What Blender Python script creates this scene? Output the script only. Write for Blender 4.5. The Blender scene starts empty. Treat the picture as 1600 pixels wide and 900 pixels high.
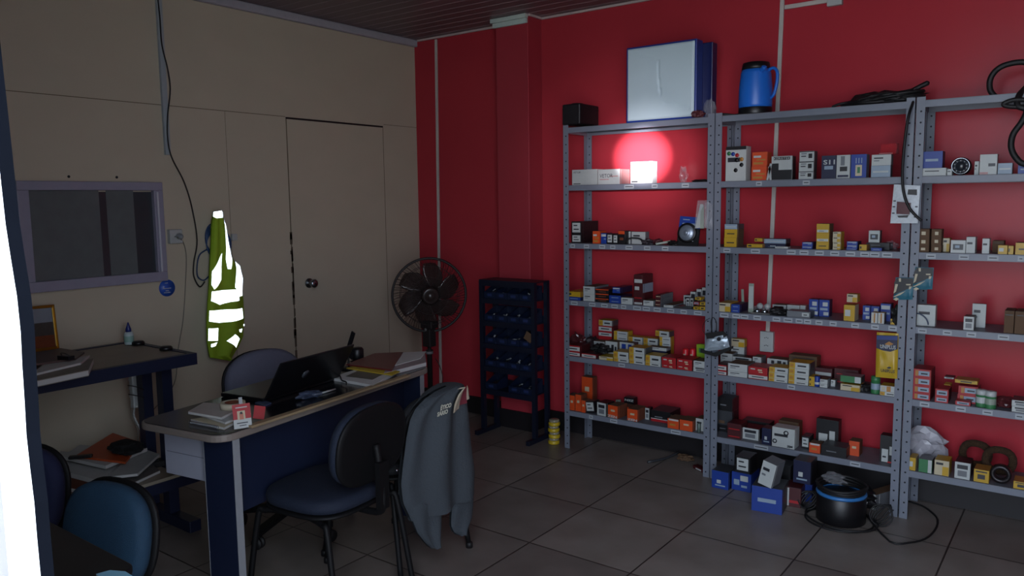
import bpy, bmesh, math, random
from mathutils import Vector, Matrix
random.seed(7)
S = bpy.context.scene
COL = S.collection
# ------------------------------------------------------------------ camera
FPX, YAW, PITCH, ROLL, CAMH = 1227.3, .6417, .1107, -.0126, 1.5488
_f = Vector((-math.sin(YAW)*math.cos(PITCH), math.cos(YAW)*math.cos(PITCH), -math.sin(PITCH)))
_r0 = Vector((math.cos(YAW), math.sin(YAW), 0)); _u0 = _r0.cross(_f)
_r = _r0*math.cos(ROLL)+_u0*math.sin(ROLL); _u = _u0*math.cos(ROLL)-_r0*math.sin(ROLL)
CP = Vector((0, 0, CAMH))
cd = bpy.data.cameras.new('camera'); cam = bpy.data.objects.new('camera', cd); COL.objects.link(cam)
cd.sensor_width = 36; cd.lens = FPX/1600*36; cd.clip_start = .05
cam.matrix_world = Matrix(((_r.x, _u.x, -_f.x, 0), (_r.y, _u.y, -_f.y, 0), (_r.z, _u.z, -_f.z, CAMH), (0, 0, 0, 1)))
S.camera = cam
# ------------------------------------------------------------------ light and exposure
S.view_settings.view_transform = 'Standard'; S.view_settings.look = 'None'
S.view_settings.gamma = 1; S.view_settings.use_curve_mapping = False
S.view_settings.exposure = 0.0
SKY = 6.5
w = bpy.data.worlds.new('overcast'); S.world = w; w.use_nodes = True
bg = w.node_tree.nodes['Background']; bg.inputs[0].default_value = (.74, .84, 1, 1); bg.inputs[1].default_value = SKY
def lamp(name, kind, loc, energy, target=None, **kw):
    d = bpy.data.lights.new(name, kind); d.energy = energy
    o = bpy.data.objects.new(name, d); COL.objects.link(o); o.location = loc
    for k, v in kw.items(): setattr(d, k, v)
    if target is not None:
        o.rotation_euler = (Vector(target)-Vector(loc)).to_track_quat('-Z', 'Y').to_euler()
    return o
po = lamp('doorway_portal', 'AREA', (-.08, .39, 1.31), 1, target=(-.08, 3, 1.31), shape='RECTANGLE', size=1.96, size_y=2.62)
po.data.cycles.is_portal = True
lamp('sun', 'SUN', (0, 0, 6), 40, target=(-1.2, -3.2, 0), angle=math.radians(.6), color=(1, .96, .9))
# phone lamp held by the photographer, and the narrow torch beam that falls on the white carton
lamp('phone_flash', 'POINT', (.03, .02, 1.62), 2.2, shadow_soft_size=.02, color=(.92, 1, .97))
def at(px, py, ax, v):
    d = _f+_r*((px-800)/FPX)-_u*((py-450)/FPX); i = 'xyz'.index(ax)
    return CP+d*((v-CP[i])/d[i])
def proj(P):
    d = Vector(P)-CP; q = d.dot(_f); return 800+FPX*d.dot(_r)/q, 450-FPX*d.dot(_u)/q
TC = (1, .90, .98)
lamp('torch_core', 'SPOT', (.06, -.03, 1.72), 9000, target=at(1004, 246, 'y', 4.3), spot_size=math.radians(4.6), spot_blend=1, shadow_soft_size=.012, color=TC)
lamp('torch_beam', 'SPOT', (.06, -.03, 1.72), 620, target=at(1006, 250, 'y', 4.3), spot_size=math.radians(9.0), spot_blend=1, shadow_soft_size=.012, color=TC)
lamp('torch_spill', 'SPOT', (.06, -.03, 1.72), 200, target=at(1000, 260, 'y', 4.3), spot_size=math.radians(20), spot_blend=1, shadow_soft_size=.012, color=TC)

# ------------------------------------------------------------------ materials
def hexc(h):
    h = h.lstrip('#'); v = [int(h[i:i+2], 16)/255 for i in (0, 2, 4)]
    return tuple((c/12.92 if c <= .04045 else ((c+.055)/1.055)**2.4) for c in v)
MC = {}
def mat(name, col, rough=.6, metal=0, var=.10, scale=25, bump=0, spec=.5, trans=0, alpha=1, bscale=None, stretch=None):
    if name in MC: return MC[name]
    m = bpy.data.materials.new(name); m.use_nodes = True; nt = m.node_tree; b = nt.nodes['Principled BSDF']
    c = hexc(col) if isinstance(col, str) else col
    tc = nt.nodes.new('ShaderNodeTexCoord'); src = tc.outputs['Object']
    if stretch:
        mp = nt.nodes.new('ShaderNodeMapping'); mp.inputs['Scale'].default_value = stretch
        nt.links.new(src, mp.inputs[0]); src = mp.outputs[0]
    n = nt.nodes.new('ShaderNodeTexNoise'); n.inputs['Scale'].default_value = scale; n.inputs['Detail'].default_value = 5
    nt.links.new(src, n.inputs['Vector'])
    mx = nt.nodes.new('ShaderNodeMix'); mx.data_type = 'RGBA'
    mx.inputs[6].default_value = tuple(max(0, k*(1-var)) for k in c)+(1,); mx.inputs[7].default_value = tuple(min(1, k*(1+var)) for k in c)+(1,)
    nt.links.new(n.outputs['Fac'], mx.inputs[0]); nt.links.new(mx.outputs[2], b.inputs['Base Color'])
    b.inputs['Roughness'].default_value = rough; b.inputs['Metallic'].default_value = metal
    b.inputs['Specular IOR Level'].default_value = spec
    b.inputs['Transmission Weight'].default_value = trans; b.inputs['Alpha'].default_value = alpha
    if bump:
        bp = nt.nodes.new('ShaderNodeBump'); bp.inputs['Strength'].default_value = bump; bp.inputs['Distance'].default_value = .01
        n2 = nt.nodes.new('ShaderNodeTexNoise'); n2.inputs['Scale'].default_value = bscale or scale*3; n2.inputs['Detail'].default_value = 4
        nt.links.new(src, n2.inputs['Vector']); nt.links.new(n2.outputs['Fac'], bp.inputs['Height']); nt.links.new(bp.outputs[0], b.inputs['Normal'])
    MC[name] = m; return m
CARD = dict(white='#d2d8d6', yellow='#d9ae24', blue='#1f45a6', navy='#161e46', red='#c0222a', maroon='#521a20', orange='#ec5622',
            black='#15151a', brown='#6e523a', grey='#7e8389', dgrey='#44474c', teal='#127088', green='#3f8a55', lblue='#a3b8cc',
            cream='#dccfae', ink='#2a2c34', pink='#cf9a98', gold='#c58a3c', lime='#86b32a', rust='#7a3c20', pale='#a6b4a4')
def cm(k):
    return mat('print_'+k, tuple(c*.62 for c in hexc(CARD[k])), rough=.45 if k not in ('brown', 'rust') else .8, var=.06, scale=60)
M_wood = mat('tan_wood_edge', '#8d7a5e', .5, var=.15, scale=12)
M_steel = mat('grey_painted_steel', '#6c727e', .42, .0, var=.10, scale=9)
M_hole = mat('dark_bolt_hole', '#15181e', .8)
M_navy = mat('navy_painted_steel', '#1b2a55', .4, var=.12, scale=10)
M_black = mat('black_plastic', '#0e0e11', .42, var=.1)
M_rubber = mat('black_rubber', '#0b0b0d', .6)
M_chrome = mat('brushed_metal', '#9aa0a6', .25, 1)
M_plastic = mat('clear_plastic_film', '#b8bcc2', .18, 0, alpha=.16, spec=.8)
M_white = mat('white_plastic', '#a9adac', .4, var=.05)
M_tag = mat('paper_price_tag', '#9aa0a6', .6, var=.05)
M_paper = mat('white_paper', '#b6b6b4', .7, var=.08)
M_darkpaper = mat('grey_printed_paper', '#6a6866', .7, var=.3, scale=80)

# ------------------------------------------------------------------ mesh helpers
class MB:
    def __init__(s): s.v = []; s.f = []; s.mi = []; s.mats = []; s.sm = []
    def m(s, mt):
        if mt not in s.mats: s.mats.append(mt)
        return s.mats.index(mt)
    def add(s, vs, fs, mt, smooth=False, T=None):
        b = len(s.v); k = s.m(mt)
        for v in vs:
            v = Vector(v)
            if T is not None: v = T @ v
            s.v.append(v)
        for f in fs: s.f.append([b+i for i in f]); s.mi.append(k); s.sm.append(smooth)
    def box(s, x0, x1, y0, y1, z0, z1, mt, T=None, faces=None):
        vs = [(x0,y0,z0),(x1,y0,z0),(x1,y1,z0),(x0,y1,z0),(x0,y0,z1),(x1,y0,z1),(x1,y1,z1),(x0,y1,z1)]
        fs = [(0,3,2,1),(4,5,6,7),(0,1,5,4),(1,2,6,5),(2,3,7,6),(3,0,4,7)]  # bottom top front right back left
        if faces is None: s.add(vs, fs, mt, T=T)
        else:
            b = len(s.v)
            for v in vs:
                v = Vector(v); s.v.append(T @ v if T is not None else v)
            for f, q in zip(fs, faces): s.f.append([b+i for i in f]); s.mi.append(s.m(q)); s.sm.append(False)
    def bar(s, a, b, w, h, mt, up=(0,0,1)):
        a = Vector(a); b = Vector(b); d = (b-a).normalized(); u = Vector(up)
        if abs(d.dot(u)) > .99: u = Vector((0,1,0))
        x = d.cross(u).normalized(); y = x.cross(d).normalized(); vs = []
        for p in (a, b):
            for i, j in ((-1,-1),(1,-1),(1,1),(-1,1)): vs.append(p+x*(i*w/2)+y*(j*h/2))
        s.add(vs, [(3,2,1,0),(4,5,6,7),(0,1,5,4),(1,2,6,5),(2,3,7,6),(3,0,4,7)], mt)
    def tube(s, pts, r, mt, seg=8, smooth_pts=0, closed=False):
        P = [Vector(p) for p in pts]
        if smooth_pts: P = spline(P, smooth_pts, closed)
        n = len(P); vs = []; fs = []; pu = None
        for i, p in enumerate(P):
            if closed: d = P[(i+1) % n]-P[i-1]
            else: d = P[min(i+1, n-1)]-P[max(i-1, 0)]
            if d.length < 1e-9: d = Vector((0,0,1))
            d.normalize()
            if pu is None:
                pu = Vector((0,0,1)) if abs(d.z) < .9 else Vector((1,0,0))
            x = d.cross(pu)
            if x.length < 1e-6: x = d.cross(Vector((1,.3,0)))
            x.normalize(); y = x.cross(d).normalized(); pu = y
            rr = r[i*(len(r)-1)//max(1, n-1)] if isinstance(r, (list, tuple)) else r
            for k in range(seg):
                a = 2*math.pi*k/seg; vs.append(p+x*(rr*math.cos(a))+y*(rr*math.sin(a)))
        m_ = n if closed else n-1
        for i in range(m_):
            j = (i+1) % n
            for k in range(seg):
                q = (k+1) % seg; fs.append((i*seg+k, i*seg+q, j*seg+q, j*seg+k))
        if not closed: fs.append(tuple(range(seg))[::-1]); fs.append(tuple((n-1)*seg+k for k in range(seg)))
        s.add(vs, fs, mt, True)
    def lathe(s, prof, mt, seg=28, T=None, cap=True):
        vs = []; fs = []; n = len(prof)
        for r, z in prof:
            for k in range(seg):
                a = 2*math.pi*k/seg; vs.append((r*math.cos(a), r*math.sin(a), z))
        for i in range(n-1):
            for k in range(seg):
                q = (k+1) % seg; fs.append((i*seg+k, i*seg+q, (i+1)*seg+q, (i+1)*seg+k))
        if cap: fs.append(tuple(range(seg))[::-1]); fs.append(tuple((n-1)*seg+k for k in range(seg)))
        s.add(vs, fs, mt, True, T)
    def prism(s, poly, z0, z1, mt, T=None):
        n = len(poly); vs = [(x,y,z0) for x,y in poly]+[(x,y,z1) for x,y in poly]
        fs = [tuple(range(n))[::-1], tuple(range(n,2*n))]+[(i,(i+1)%n,n+(i+1)%n,n+i) for i in range(n)]
        s.add(vs, fs, mt, T=T)
    def grid(s, fn, nu, nv, mt, flip=False):
        vs = [fn(i/nu, j/nv) for j in range(nv+1) for i in range(nu+1)]; fs = []
        for j in range(nv):
            for i in range(nu):
                a = j*(nu+1)+i; q = (a, a+1, a+nu+2, a+nu+1); fs.append(q[::-1] if flip else q)
        s.add(vs, fs, mt, True)
    def build(s, name, parent=None, loc=None, rz=0, bevel=0, solid=0, subd=0):
        me = bpy.data.meshes.new(name); me.from_pydata([tuple(v) for v in s.v], [], s.f)
        for q in s.mats: me.materials.append(q)
        me.polygons.foreach_set('material_index', s.mi); me.polygons.foreach_set('use_smooth', s.sm); me.update()
        o = bpy.data.objects.new(name, me); COL.objects.link(o)
        if parent is not None: o.parent = parent
        if loc is not None: o.location = loc
        o.rotation_euler.z = rz
        if solid:
            q = o.modifiers.new('solid', 'SOLIDIFY'); q.thickness = solid; q.offset = 0
        if bevel:
            q = o.modifiers.new('bevel', 'BEVEL'); q.width = bevel; q.segments = 2; q.limit_method = 'ANGLE'
        if subd:
            q = o.modifiers.new('sub', 'SUBSURF'); q.levels = subd; q.render_levels = subd
        return o
def spline(P, k, closed=False):
    out = []; n = len(P)
    for i in range(n if closed else n-1):
        if closed: a, b, c, d = P[i-1], P[i], P[(i+1)%n], P[(i+2)%n]
        else: a, b, c, d = P[max(i-1,0)], P[i], P[i+1], P[min(i+2,n-1)]
        for j in range(k):
            t = j/k; out.append(.5*((2*b)+(c-a)*t+(2*a-5*b+4*c-d)*t*t+(3*b-a-3*c+d)*t**3))
    if not closed: out.append(P[-1])
    return out
LABELS = {}
def tag(o, label, cat, group=None, kind=None):
    o['label'] = label; o['category'] = cat
    if group: o['group'] = group
    if kind: o['kind'] = kind
    LABELS.setdefault(label, []).append(o)
    return o
def empty(name, loc, rz=0):
    o = bpy.data.objects.new(name, None); COL.objects.link(o); o.location = loc; o.rotation_euler.z = rz; o.empty_display_size = .05
    return o
def struct(o): o['kind'] = 'structure'; return o
TXT = {}
def text(body, size, mt, parent, loc, rot=(math.pi/2, 0, 0), shear=0, bold=0, align='LEFT', sx=1):
    k = (body, size, shear, bold, align)
    if k not in TXT:
        c = bpy.data.curves.new('t', 'FONT'); c.body = body; c.size = size; c.shear = shear; c.offset = bold; c.align_x = align
        c.resolution_u = 3
        t = bpy.data.objects.new('t', c); COL.objects.link(t)
        dg = bpy.context.evaluated_depsgraph_get(); TXT[k] = bpy.data.meshes.new_from_object(t.evaluated_get(dg))
        bpy.data.objects.remove(t); bpy.data.curves.remove(c)
    me = TXT[k].copy(); me.materials.clear(); me.materials.append(mt)
    o = bpy.data.objects.new('lettering', me); COL.objects.link(o); o.parent = parent; o.location = loc; o.rotation_euler = rot
    o.scale = (sx, 1, 1); return o
def blob(sx, sy, sz, mt, seed=0, amp=.25, sub=3, freq=2.2):
    from mathutils import noise
    bm = bmesh.new(); bmesh.ops.create_icosphere(bm, subdivisions=sub, radius=1)
    off = Vector((seed*3.1, seed*1.7, seed*.9))
    vs = []
    for v in bm.verts:
        d = 1+amp*noise.noise(v.co*freq+off)*2
        c = v.co*d; vs.append(Vector((c.x*sx, c.y*sy, max(c.z*sz, -sz*.92)+sz*.92)))
    fs = [[v.index for v in f.verts] for f in bm.faces]; bm.free()
    b = MB(); b.add(vs, fs, mt, False); return b

# ================================================================== STRUCTURE
XB, YR, ZC, XR, YF = -4.127, 4.357, 2.73, 2.6, .42
# floor tiles
def tile_mat():
    m = bpy.data.materials.new('glazed_floor_tiles'); m.use_nodes = True; nt = m.node_tree; b = nt.nodes['Principled BSDF']
    tc = nt.nodes.new('ShaderNodeTexCoord'); mp = nt.nodes.new('ShaderNodeMapping')
    mp.inputs['Location'].default_value = (2.0/.5145, -3.30/.5145+0, 0); mp.inputs['Scale'].default_value = (1/.5145,)*3
    nt.links.new(tc.outputs['Object'], mp.inputs[0])
    br = nt.nodes.new('ShaderNodeTexBrick'); br.offset = 0; br.squash = 1
    br.inputs['Scale'].default_value = 1; br.inputs['Brick Width'].default_value = 1; br.inputs['Row Height'].default_value = 1
    br.inputs['Mortar Size'].default_value = .008; br.inputs['Mortar Smooth'].default_value = .3; br.inputs['Bias'].default_value = 0
    br.inputs['Color1'].default_value = hexc('#857d77')+(1,); br.inputs['Color2'].default_value = hexc('#6f6863')+(1,); br.inputs['Mortar'].default_value = hexc('#342d29')+(1,)
    nt.links.new(mp.outputs[0], br.inputs['Vector'])
    n = nt.nodes.new('ShaderNodeTexNoise'); n.inputs['Scale'].default_value = 5; n.inputs['Detail'].default_value = 8; nt.links.new(tc.outputs['Object'], n.inputs['Vector'])
    mx = nt.nodes.new('ShaderNodeMix'); mx.data_type = 'RGBA'; mx.blend_type = 'MULTIPLY'; mx.inputs[0].default_value = .55
    rp = nt.nodes.new('ShaderNodeValToRGB'); rp.color_ramp.elements[0].position = .3; rp.color_ramp.elements[0].color = (.5, .46, .44, 1); rp.color_ramp.elements[1].position = .7
    nt.links.new(n.outputs['Fac'], rp.inputs[0]); nt.links.new(br.outputs['Color'], mx.inputs[6]); nt.links.new(rp.outputs[0], mx.inputs[7])
    nt.links.new(mx.outputs[2], b.inputs['Base Color']); b.inputs['Roughness'].default_value = .38
    bp = nt.nodes.new('ShaderNodeBump'); bp.inputs['Strength'].default_value = .5; bp.inputs['Distance'].default_value = .002; bp.invert = True
    nt.links.new(br.outputs['Fac'], bp.inputs['Height']); nt.links.new(bp.outputs[0], b.inputs['Normal'])
    return m
b = MB(); b.box(XB-.1, XR+.1, YF-.02, YR+.1, -.08, 0, tile_mat()); struct(b.build('floor'))
b = MB(); b.box(-8, 8, -9, YF-.02, -.12, -.03, mat('outside_concrete', '#8d8b86', .9, var=.15, scale=3)); struct(b.build('pavement'))
# red wall: glossy paint, slightly uneven
M_red = mat('glossy_red_paint', '#a8323c', .26, var=.09, scale=2.2, bump=.10, bscale=7, spec=.13)
M_red2 = mat('red_paint_column', '#a0303c', .42, var=.08, scale=2.5, bump=.05, bscale=8)
b = MB(); b.box(XB-.1, XR+.1, YR, YR+.1, 0, ZC+.05, M_red); struct(b.build('wall_back'))
b = MB(); b.box(-3.25, -2.99, 4.205, YR+.002, 0, ZC, M_red2)
struct(b.build('trim_1', bevel=.004))
# beige partition of painted boards
M_beige = mat('beige_painted_board', '#b9b09c', .62, var=.07, scale=6, bump=.05, bscale=160, stretch=(1, .6, 1))
M_seam = mat('board_seam', '#6d614f', .8)
b = MB(); b.box(XB-.1, XB, YF-.02, YR+.1, 0, ZC+.05, M_beige)
b.box(XB, XB+.0015, .45, 3.17, 2.088, 2.092, M_seam); b.box(XB, XB+.0012, 4.02, YR, 2.098, 2.101, M_seam)
for y in (1.47, 2.745): b.box(XB, XB+.001, y-.001, y+.001, .1, 2.088, M_seam)
struct(b.build('wall_left'))
b = MB(); b.box(XR, XR+.1, YF-.02, YR+.1, 0, ZC+.05, mat('dull_red_paint', '#8e2330', .5)); struct(b.build('wall_right'))
M_out = mat('outer_wall_paint', '#77777a', .8)
b = MB(); b.box(XB-.1, -1.24, .40, .44, 0, ZC+.05, M_out); b.box(-1.25, -1.13, .403, .412, 0, 2.62, M_out)
b.box(.9, XR+.1, .40, .44, 0, ZC+.05, M_out); b.box(-1.25, .91, .40, .44, 2.62, ZC+.05, M_out)
struct(b.build('wall_front'))
# white jamb strip close to the lens: gently wavy painted board
b = MB(); n = 60; M_jamb = mat('white_jamb_paint', '#eef2f2', .6, var=.04); M_jambedge = mat('shaded_jamb_edge', '#12151c', 1, spec=0)  # edge material: shade of the jamb reveal put into a near-black colour
JK = [(0, -1.060), (1.09, -1.0555), (1.10, -1.056), (1.17, -1.0553), (1.22, -1.070), (1.26, -1.0665), (1.40, -1.0553), (1.437, -1.0625), (1.50, -1.0705), (1.58, -1.0745), (1.75, -1.082), (2.62, -1.105)]
JK = [(at(x, y, 'y', .4).z, at(x, y, 'y', .4).x) for x, y in ((60, 865), (54, 785), (41, 690), (38, 625), (31, 490), (22, 442), (10, 363), (2, 283), (-14, 150))]
JK = [(0, JK[0][1]+.004)]+JK+[(2.62, JK[-1][1]-.03)]
def jx(z):
    for (a, p), (b_, q) in zip(JK, JK[1:]):
        if z <= b_: return p+(q-p)*(z-a)/(b_-a)
    return JK[-1][1]
vs = []; fs = []
for i in range(n+1):
    z = 2.62*i/n; xr = jx(z)+.0012*math.sin(z*31)
    vs += [(-1.150, .400, z), (xr, .400, z), (xr, .416, z), (-1.150, .416, z)]
f1 = []; f2 = []
for i in range(n):
    a = i*4
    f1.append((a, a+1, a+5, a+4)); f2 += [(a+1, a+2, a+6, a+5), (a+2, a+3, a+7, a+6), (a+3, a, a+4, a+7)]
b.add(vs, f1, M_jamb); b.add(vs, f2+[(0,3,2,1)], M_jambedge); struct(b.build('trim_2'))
b = MB(); b.box(.86, .90,   .395, .445, 0, 2.62, M_jamb); struct(b.build('trim_3'))
# ceiling planks
b = MB(); M_pvc = mat('brownish_ceiling_plank', '#6a5a5f', .45, var=.06, scale=8, stretch=(.2, 4, 1)); M_groove = mat('plank_groove_light', '#8e8488', .5)
y = YF-.02; k = 0
while y < YR:
    y1 = min(y+.1, YR); b.box(XB, XR, y, y1-.006, ZC, ZC+.03, M_pvc); b.box(XB, XR, y1-.006, y1, ZC-.0015, ZC+.02, M_groove); y = y1
struct(b.build('ceiling'))
b = MB(); b.box(XB-.1, XR+.1, .38, YR+.1, ZC+.05, ZC+.09, M_out); struct(b.build('roof_slab'))
# cornices
M_corn = mat('grey_cornice', '#a2a2aa', .5)
b = MB(); b.bar((XB+.018, YF+.02, ZC-.025), (XB+.018, YR-.001, ZC-.025), .036, .05, M_corn); struct(b.build('trim_4', bevel=.008))
b = MB(); M_c2 = mat('thin_light_cornice', '#b9a9a6', .5)
b.box(XB+.04, -3.26, YR-.014, YR-.001, ZC-.014, ZC-.001, M_c2); b.box(-2.985, XR, YR-.014, YR-.001, ZC-.014, ZC-.001, M_c2)
b.box(-2.988, -2.975, 4.205, YR-.016, ZC-.014, ZC-.001, M_c2); struct(b.build('trim_5'))
b = MB(); M_foam = mat('pale_foam_cornice', '#b9c9c2', .6, bump=.3)
b.box(-3.27, -2.985, 4.17, 4.203, ZC-.028, ZC-.002, M_foam); b.box(-3.262, -2.988, 4.185, 4.203, ZC-.058, ZC-.028, M_foam); struct(b.build('trim_6', bevel=.003))
# skirting
M_skirt = mat('black_skirting', '#141014', .55)
b = MB(); b.box(XB+.002, -3.25, YR-.014, YR-.001, 0, .125, M_skirt); b.box(-2.99, XR-.002, YR-.014, YR-.001, 0, .125, M_skirt)
b.box(-3.262, -2.978, 4.192, 4.204, 0, .125, M_skirt); b.box(-2.989, -2.978, 4.204, YR-.014, 0, .125, M_skirt); b.box(-3.262, -3.251, 4.204, YR-.014, 0, .125, M_skirt)
struct(b.build('baseboard_back'))
# door in the board wall
b = MB(); D0, D1, DZ = 3.18, 4.005, 2.09
b.box(XB+.0005, XB+.004, D0, D1, .012, DZ-.014, M_beige)
b.box(XB, XB+.0025, D0-.006, D1+.006, DZ-.014, DZ-.002, M_skirt)
b.box(XB, XB+.002, D1, D1+.007, 0, DZ-.012, M_seam); b.box(XB, XB+.002, D0-.006, D0, 0, DZ-.012, M_seam)
r_ = random.Random(3)
for k in range(26):
    z = r_.uniform(.5, 1.35); b.box(XB+.0025, XB+.0045, D0-.004-r_.uniform(0, .012), D0+.003, z, z+r_.uniform(.02, .07), mat('chipped_edge', '#5c5044', .9))
door = struct(b.build('door_1'))
kn = MB(); T = Matrix.Translation((XB+.004, 3.3, 1.03)) @ Matrix.Rotation(math.pi/2, 4, 'Y')
kn.lathe([(.032, 0), (.032, .006), (.012, .008), (.012, .035), (.027, .042), (.029, .058), (.02, .066), (0.001, .067)], M_chrome, 20, T)
kn.build('door_handle', door)
# window
wb = MB(); M_wf = mat('mauve_painted_frame', '#8e8c9e', .5, var=.08); y0, y1, z0, z1 = 1.595, 2.318, 1.135, 1.672; t = .052
for a in ((y0, y1, z0, z0+t), (y0, y1, z1-t*.85, z1), (y0, y0+t, z0+t, z1-t*.85), (y1-t, y1, z0+t, z1-t*.85)):
    wb.box(XB+.0005, XB+.034, a[0], a[1], a[2], a[3], M_wf)
wb.box(XB+.034, XB+.040, y1-t*.75, y1-t*.55, z0+t, z1-t, mat('white_seal', '#b9bac4', .5))
win = struct(wb.build('window_1', bevel=.003))
g = MB(); M_glass = mat('dark_window_glass', '#343b40', .12, var=.25, scale=4, spec=.5)
g.box(XB+.0008, XB+.006, y0+t, y1-t, z0+t, z1-t, M_glass); g.build('pane', win)
g = MB(); M_behind = mat('drab_curtain_behind_glass', '#5c6566', .35, var=.2, scale=14)
g.box(XB+.006, XB+.008, y0+t, 1.985, z0+t, z1-t*.85, M_behind); g.box(XB+.006, XB+.008, 2.022, 2.165, z0+t, z1-t*.85, M_behind); g.build('sliding_sash', win)

# ================================================================== CONDUITS, OUTLETS ON THE WALLS
M_cond = mat('pale_conduit', '#b7b0aa', .5)
def conduit(name, pts, wd, label, ax='x'):
    c = MB()
    for a, q in pts: c.bar(a, q, wd, .012, M_cond, up=(0,1,0) if ax == 'y' else (1,0,0))
    return tag(c.build(name, bevel=.002), label, 'conduit')
conduit('cable_conduit', [((-3.905, YR-.008, ZC-.02), (-3.935, YR-.008, .13))], .02, 'narrow white conduit running down the red wall behind the fan', 'y')
c = MB(); c.bar((-1.421, YR-.008, ZC-.02), (-1.459, YR-.008, .80), .022, .012, M_cond, up=(0,1,0)); c.bar((-1.41, YR-.008, 2.555), (-1.19, YR-.008, 2.556), .022, .012, M_cond, up=(0,1,0))
tag(c.build('cable_conduit', bevel=.002), 'long pale conduit with a side branch, behind the middle metal rack', 'conduit')
def socket(loc, w_, h_, label, axis='y'):
    o = empty('wall_socket', loc); m_ = MB()
    if axis == 'y': m_.box(-w_/2, w_/2, -.03, 0, -h_/2, h_/2, M_white)
    else: m_.box(0, .03, -w_/2, w_/2, -h_/2, h_/2, M_white)
    m_.build('face_plate', o, bevel=.004); q = MB()
    for dz in ((-.022, .022) if h_ > .09 else (0,)):
        for dx in (-.009, 0, .009):
            if axis == 'y': T = Matrix.Translation((dx, -.0305, dz+(.003 if dx == 0 else 0))) @ Matrix.Rotation(math.pi/2, 4, 'X')
            else: T = Matrix.Translation((.0305, dx, dz)) @ Matrix.Rotation(math.pi/2, 4, 'Y')
            q.lathe([(.0025, -.001), (.0025, .001)], M_hole, 8, T)
    q.build('pin_holes', o); return tag(o, label, 'socket')
socket((-1.459, YR-.001, .745), .075, .115, 'white double socket at the lower end of the pale conduit')
socket((-1.151, YR-.001, 2.56), .075, .075, 'small white socket box high on the red wall', 'y')
so = socket((XB+.001, 2.382, 1.375), .075, .078, 'white socket on the beige wall beside the window', 'x')
pl = empty('power_plug', (XB+.031, 2.395, 1.375)); m_ = MB()
m_.lathe([(.016, 0), (.018, .01), (.012, .03), (.005, .04)], mat('grey_plug', '#8b8f92', .5), 12, Matrix.Rotation(math.pi/2, 4, 'Y')); m_.build('plug_body', pl)
P = [at(276, 370, 'x', XB+.06), at(286, 378, 'x', XB+.02), at(291, 400, 'x', XB+.006), at(290, 440, 'x', XB+.006), at(286, 500, 'x', XB+.006), at(278, 548, 'x', XB+.006), at(272, 600, 'x', XB+.006), at(240, 640, 'x', XB+.03)]
m_ = MB(); m_.tube([p-Vector((XB+.031, 2.395, 1.375)) for p in P], .003, mat('grey_cable', '#7a756a', .6), 6, 6); m_.build('cable', pl)
tag(pl, 'grey plug with a thin cable running down the beige wall', 'plug')
m_ = MB(); a_ = at(247, -8, 'x', XB+.012); q_ = at(262, 242, 'x', XB+.012); m_.bar(a_, q_, .03, .02, mat('white_trunking', '#9aa3a8', .5), up=(1,0,0))
tag(m_.build('cable_trunking', bevel=.002), 'white trunking strip coming down the beige wall above the window', 'trunking')
P = [at(x, y, 'x', XB+.03) for x, y in ((246, -8), (250, 30), (253, 70), (262, 108), (266, 140), (262, 180), (262, 215), (268, 245), (288, 285), (300, 325), (308, 375), (303, 410), (303, 432), (312, 448), (320, 440))]
m_ = MB(); m_.tube(P, .0042, M_rubber, 6, 6); tag(m_.build('black_wire'), 'black wire dangling beside the white trunking toward the vest', 'wire')
# blue cord coil on the nail
m_ = MB(); M_cord = mat('dark_blue_cord', '#1d3a63', .5); c0 = at(338, 372, 'x', XB+.02)
for k in range(7):
    ry, rz_ = .055+.004*k, .085-.005*(k % 3); dy = (k-3)*.004
    m_.tube([c0+Vector((.0015*k-.004, dy+ry*math.cos(a), rz_*math.sin(a)-.006*k)) for a in [2*math.pi*i/22 for i in range(22)]], .0045, M_cord, 6, closed=True)
P = [at(x, y, 'x', XB+.02) for x, y in ((323, 390), (312, 398), (308, 415), (309, 432), (318, 438), (326, 432))]
m_.tube(P, .004, M_cord, 6, 5)
tag(m_.build('coiled_cord'), 'coil of dark blue cord hanging behind the reflective vest', 'cord')
m_ = MB(); p0 = at(363, 370, 'x', XB+.03); m_.box(p0.x, p0.x+.02, p0.y-.012, p0.y+.022, p0.z-.022, p0.z+.018, M_white)
tag(m_.build('cable_adapter', bevel=.003), 'small white adapter by the blue cord coil behind the vest', 'adapter')
m_ = MB()
for (x, y), nm in (((107, 276), 'left'), ((182, 277), 'right')):
    p0 = at(x, y, 'x', XB); k = MB(); k.lathe([(.006, 0), (.007, .004), (.003, .007)], M_hole, 10, Matrix.Rotation(math.pi/2, 4, 'Y'))
    tag(k.build('screw', loc=p0), 'dark screw above the window frame, the %s one of two' % nm, 'screw')
# round sticker
o = empty('round_sticker', at(261, 450, 'x', XB+.0005)); m_ = MB(); Ty = Matrix.Rotation(math.pi/2, 4, 'Y')
m_.lathe([(.047, 0), (.047, .0012)], mat('blue_vinyl', '#2b56b4', .4), 36, Ty); m_.build('disc', o)
m_ = MB()
for (a, z, l) in ((-.012, .026, .018), (-.018, -.004, .040), (-.010, -.017, .02), (-.02, -.027, .038)): m_.box(.0014, .0018, a, a+l, z, z+.004, M_white)
m_.box(.0014, .0018, -.021, -.017, -.004, .012, M_white); m_.build('white_print', o)
tag(o, 'round blue sticker with white print below the window corner', 'sticker')

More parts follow.
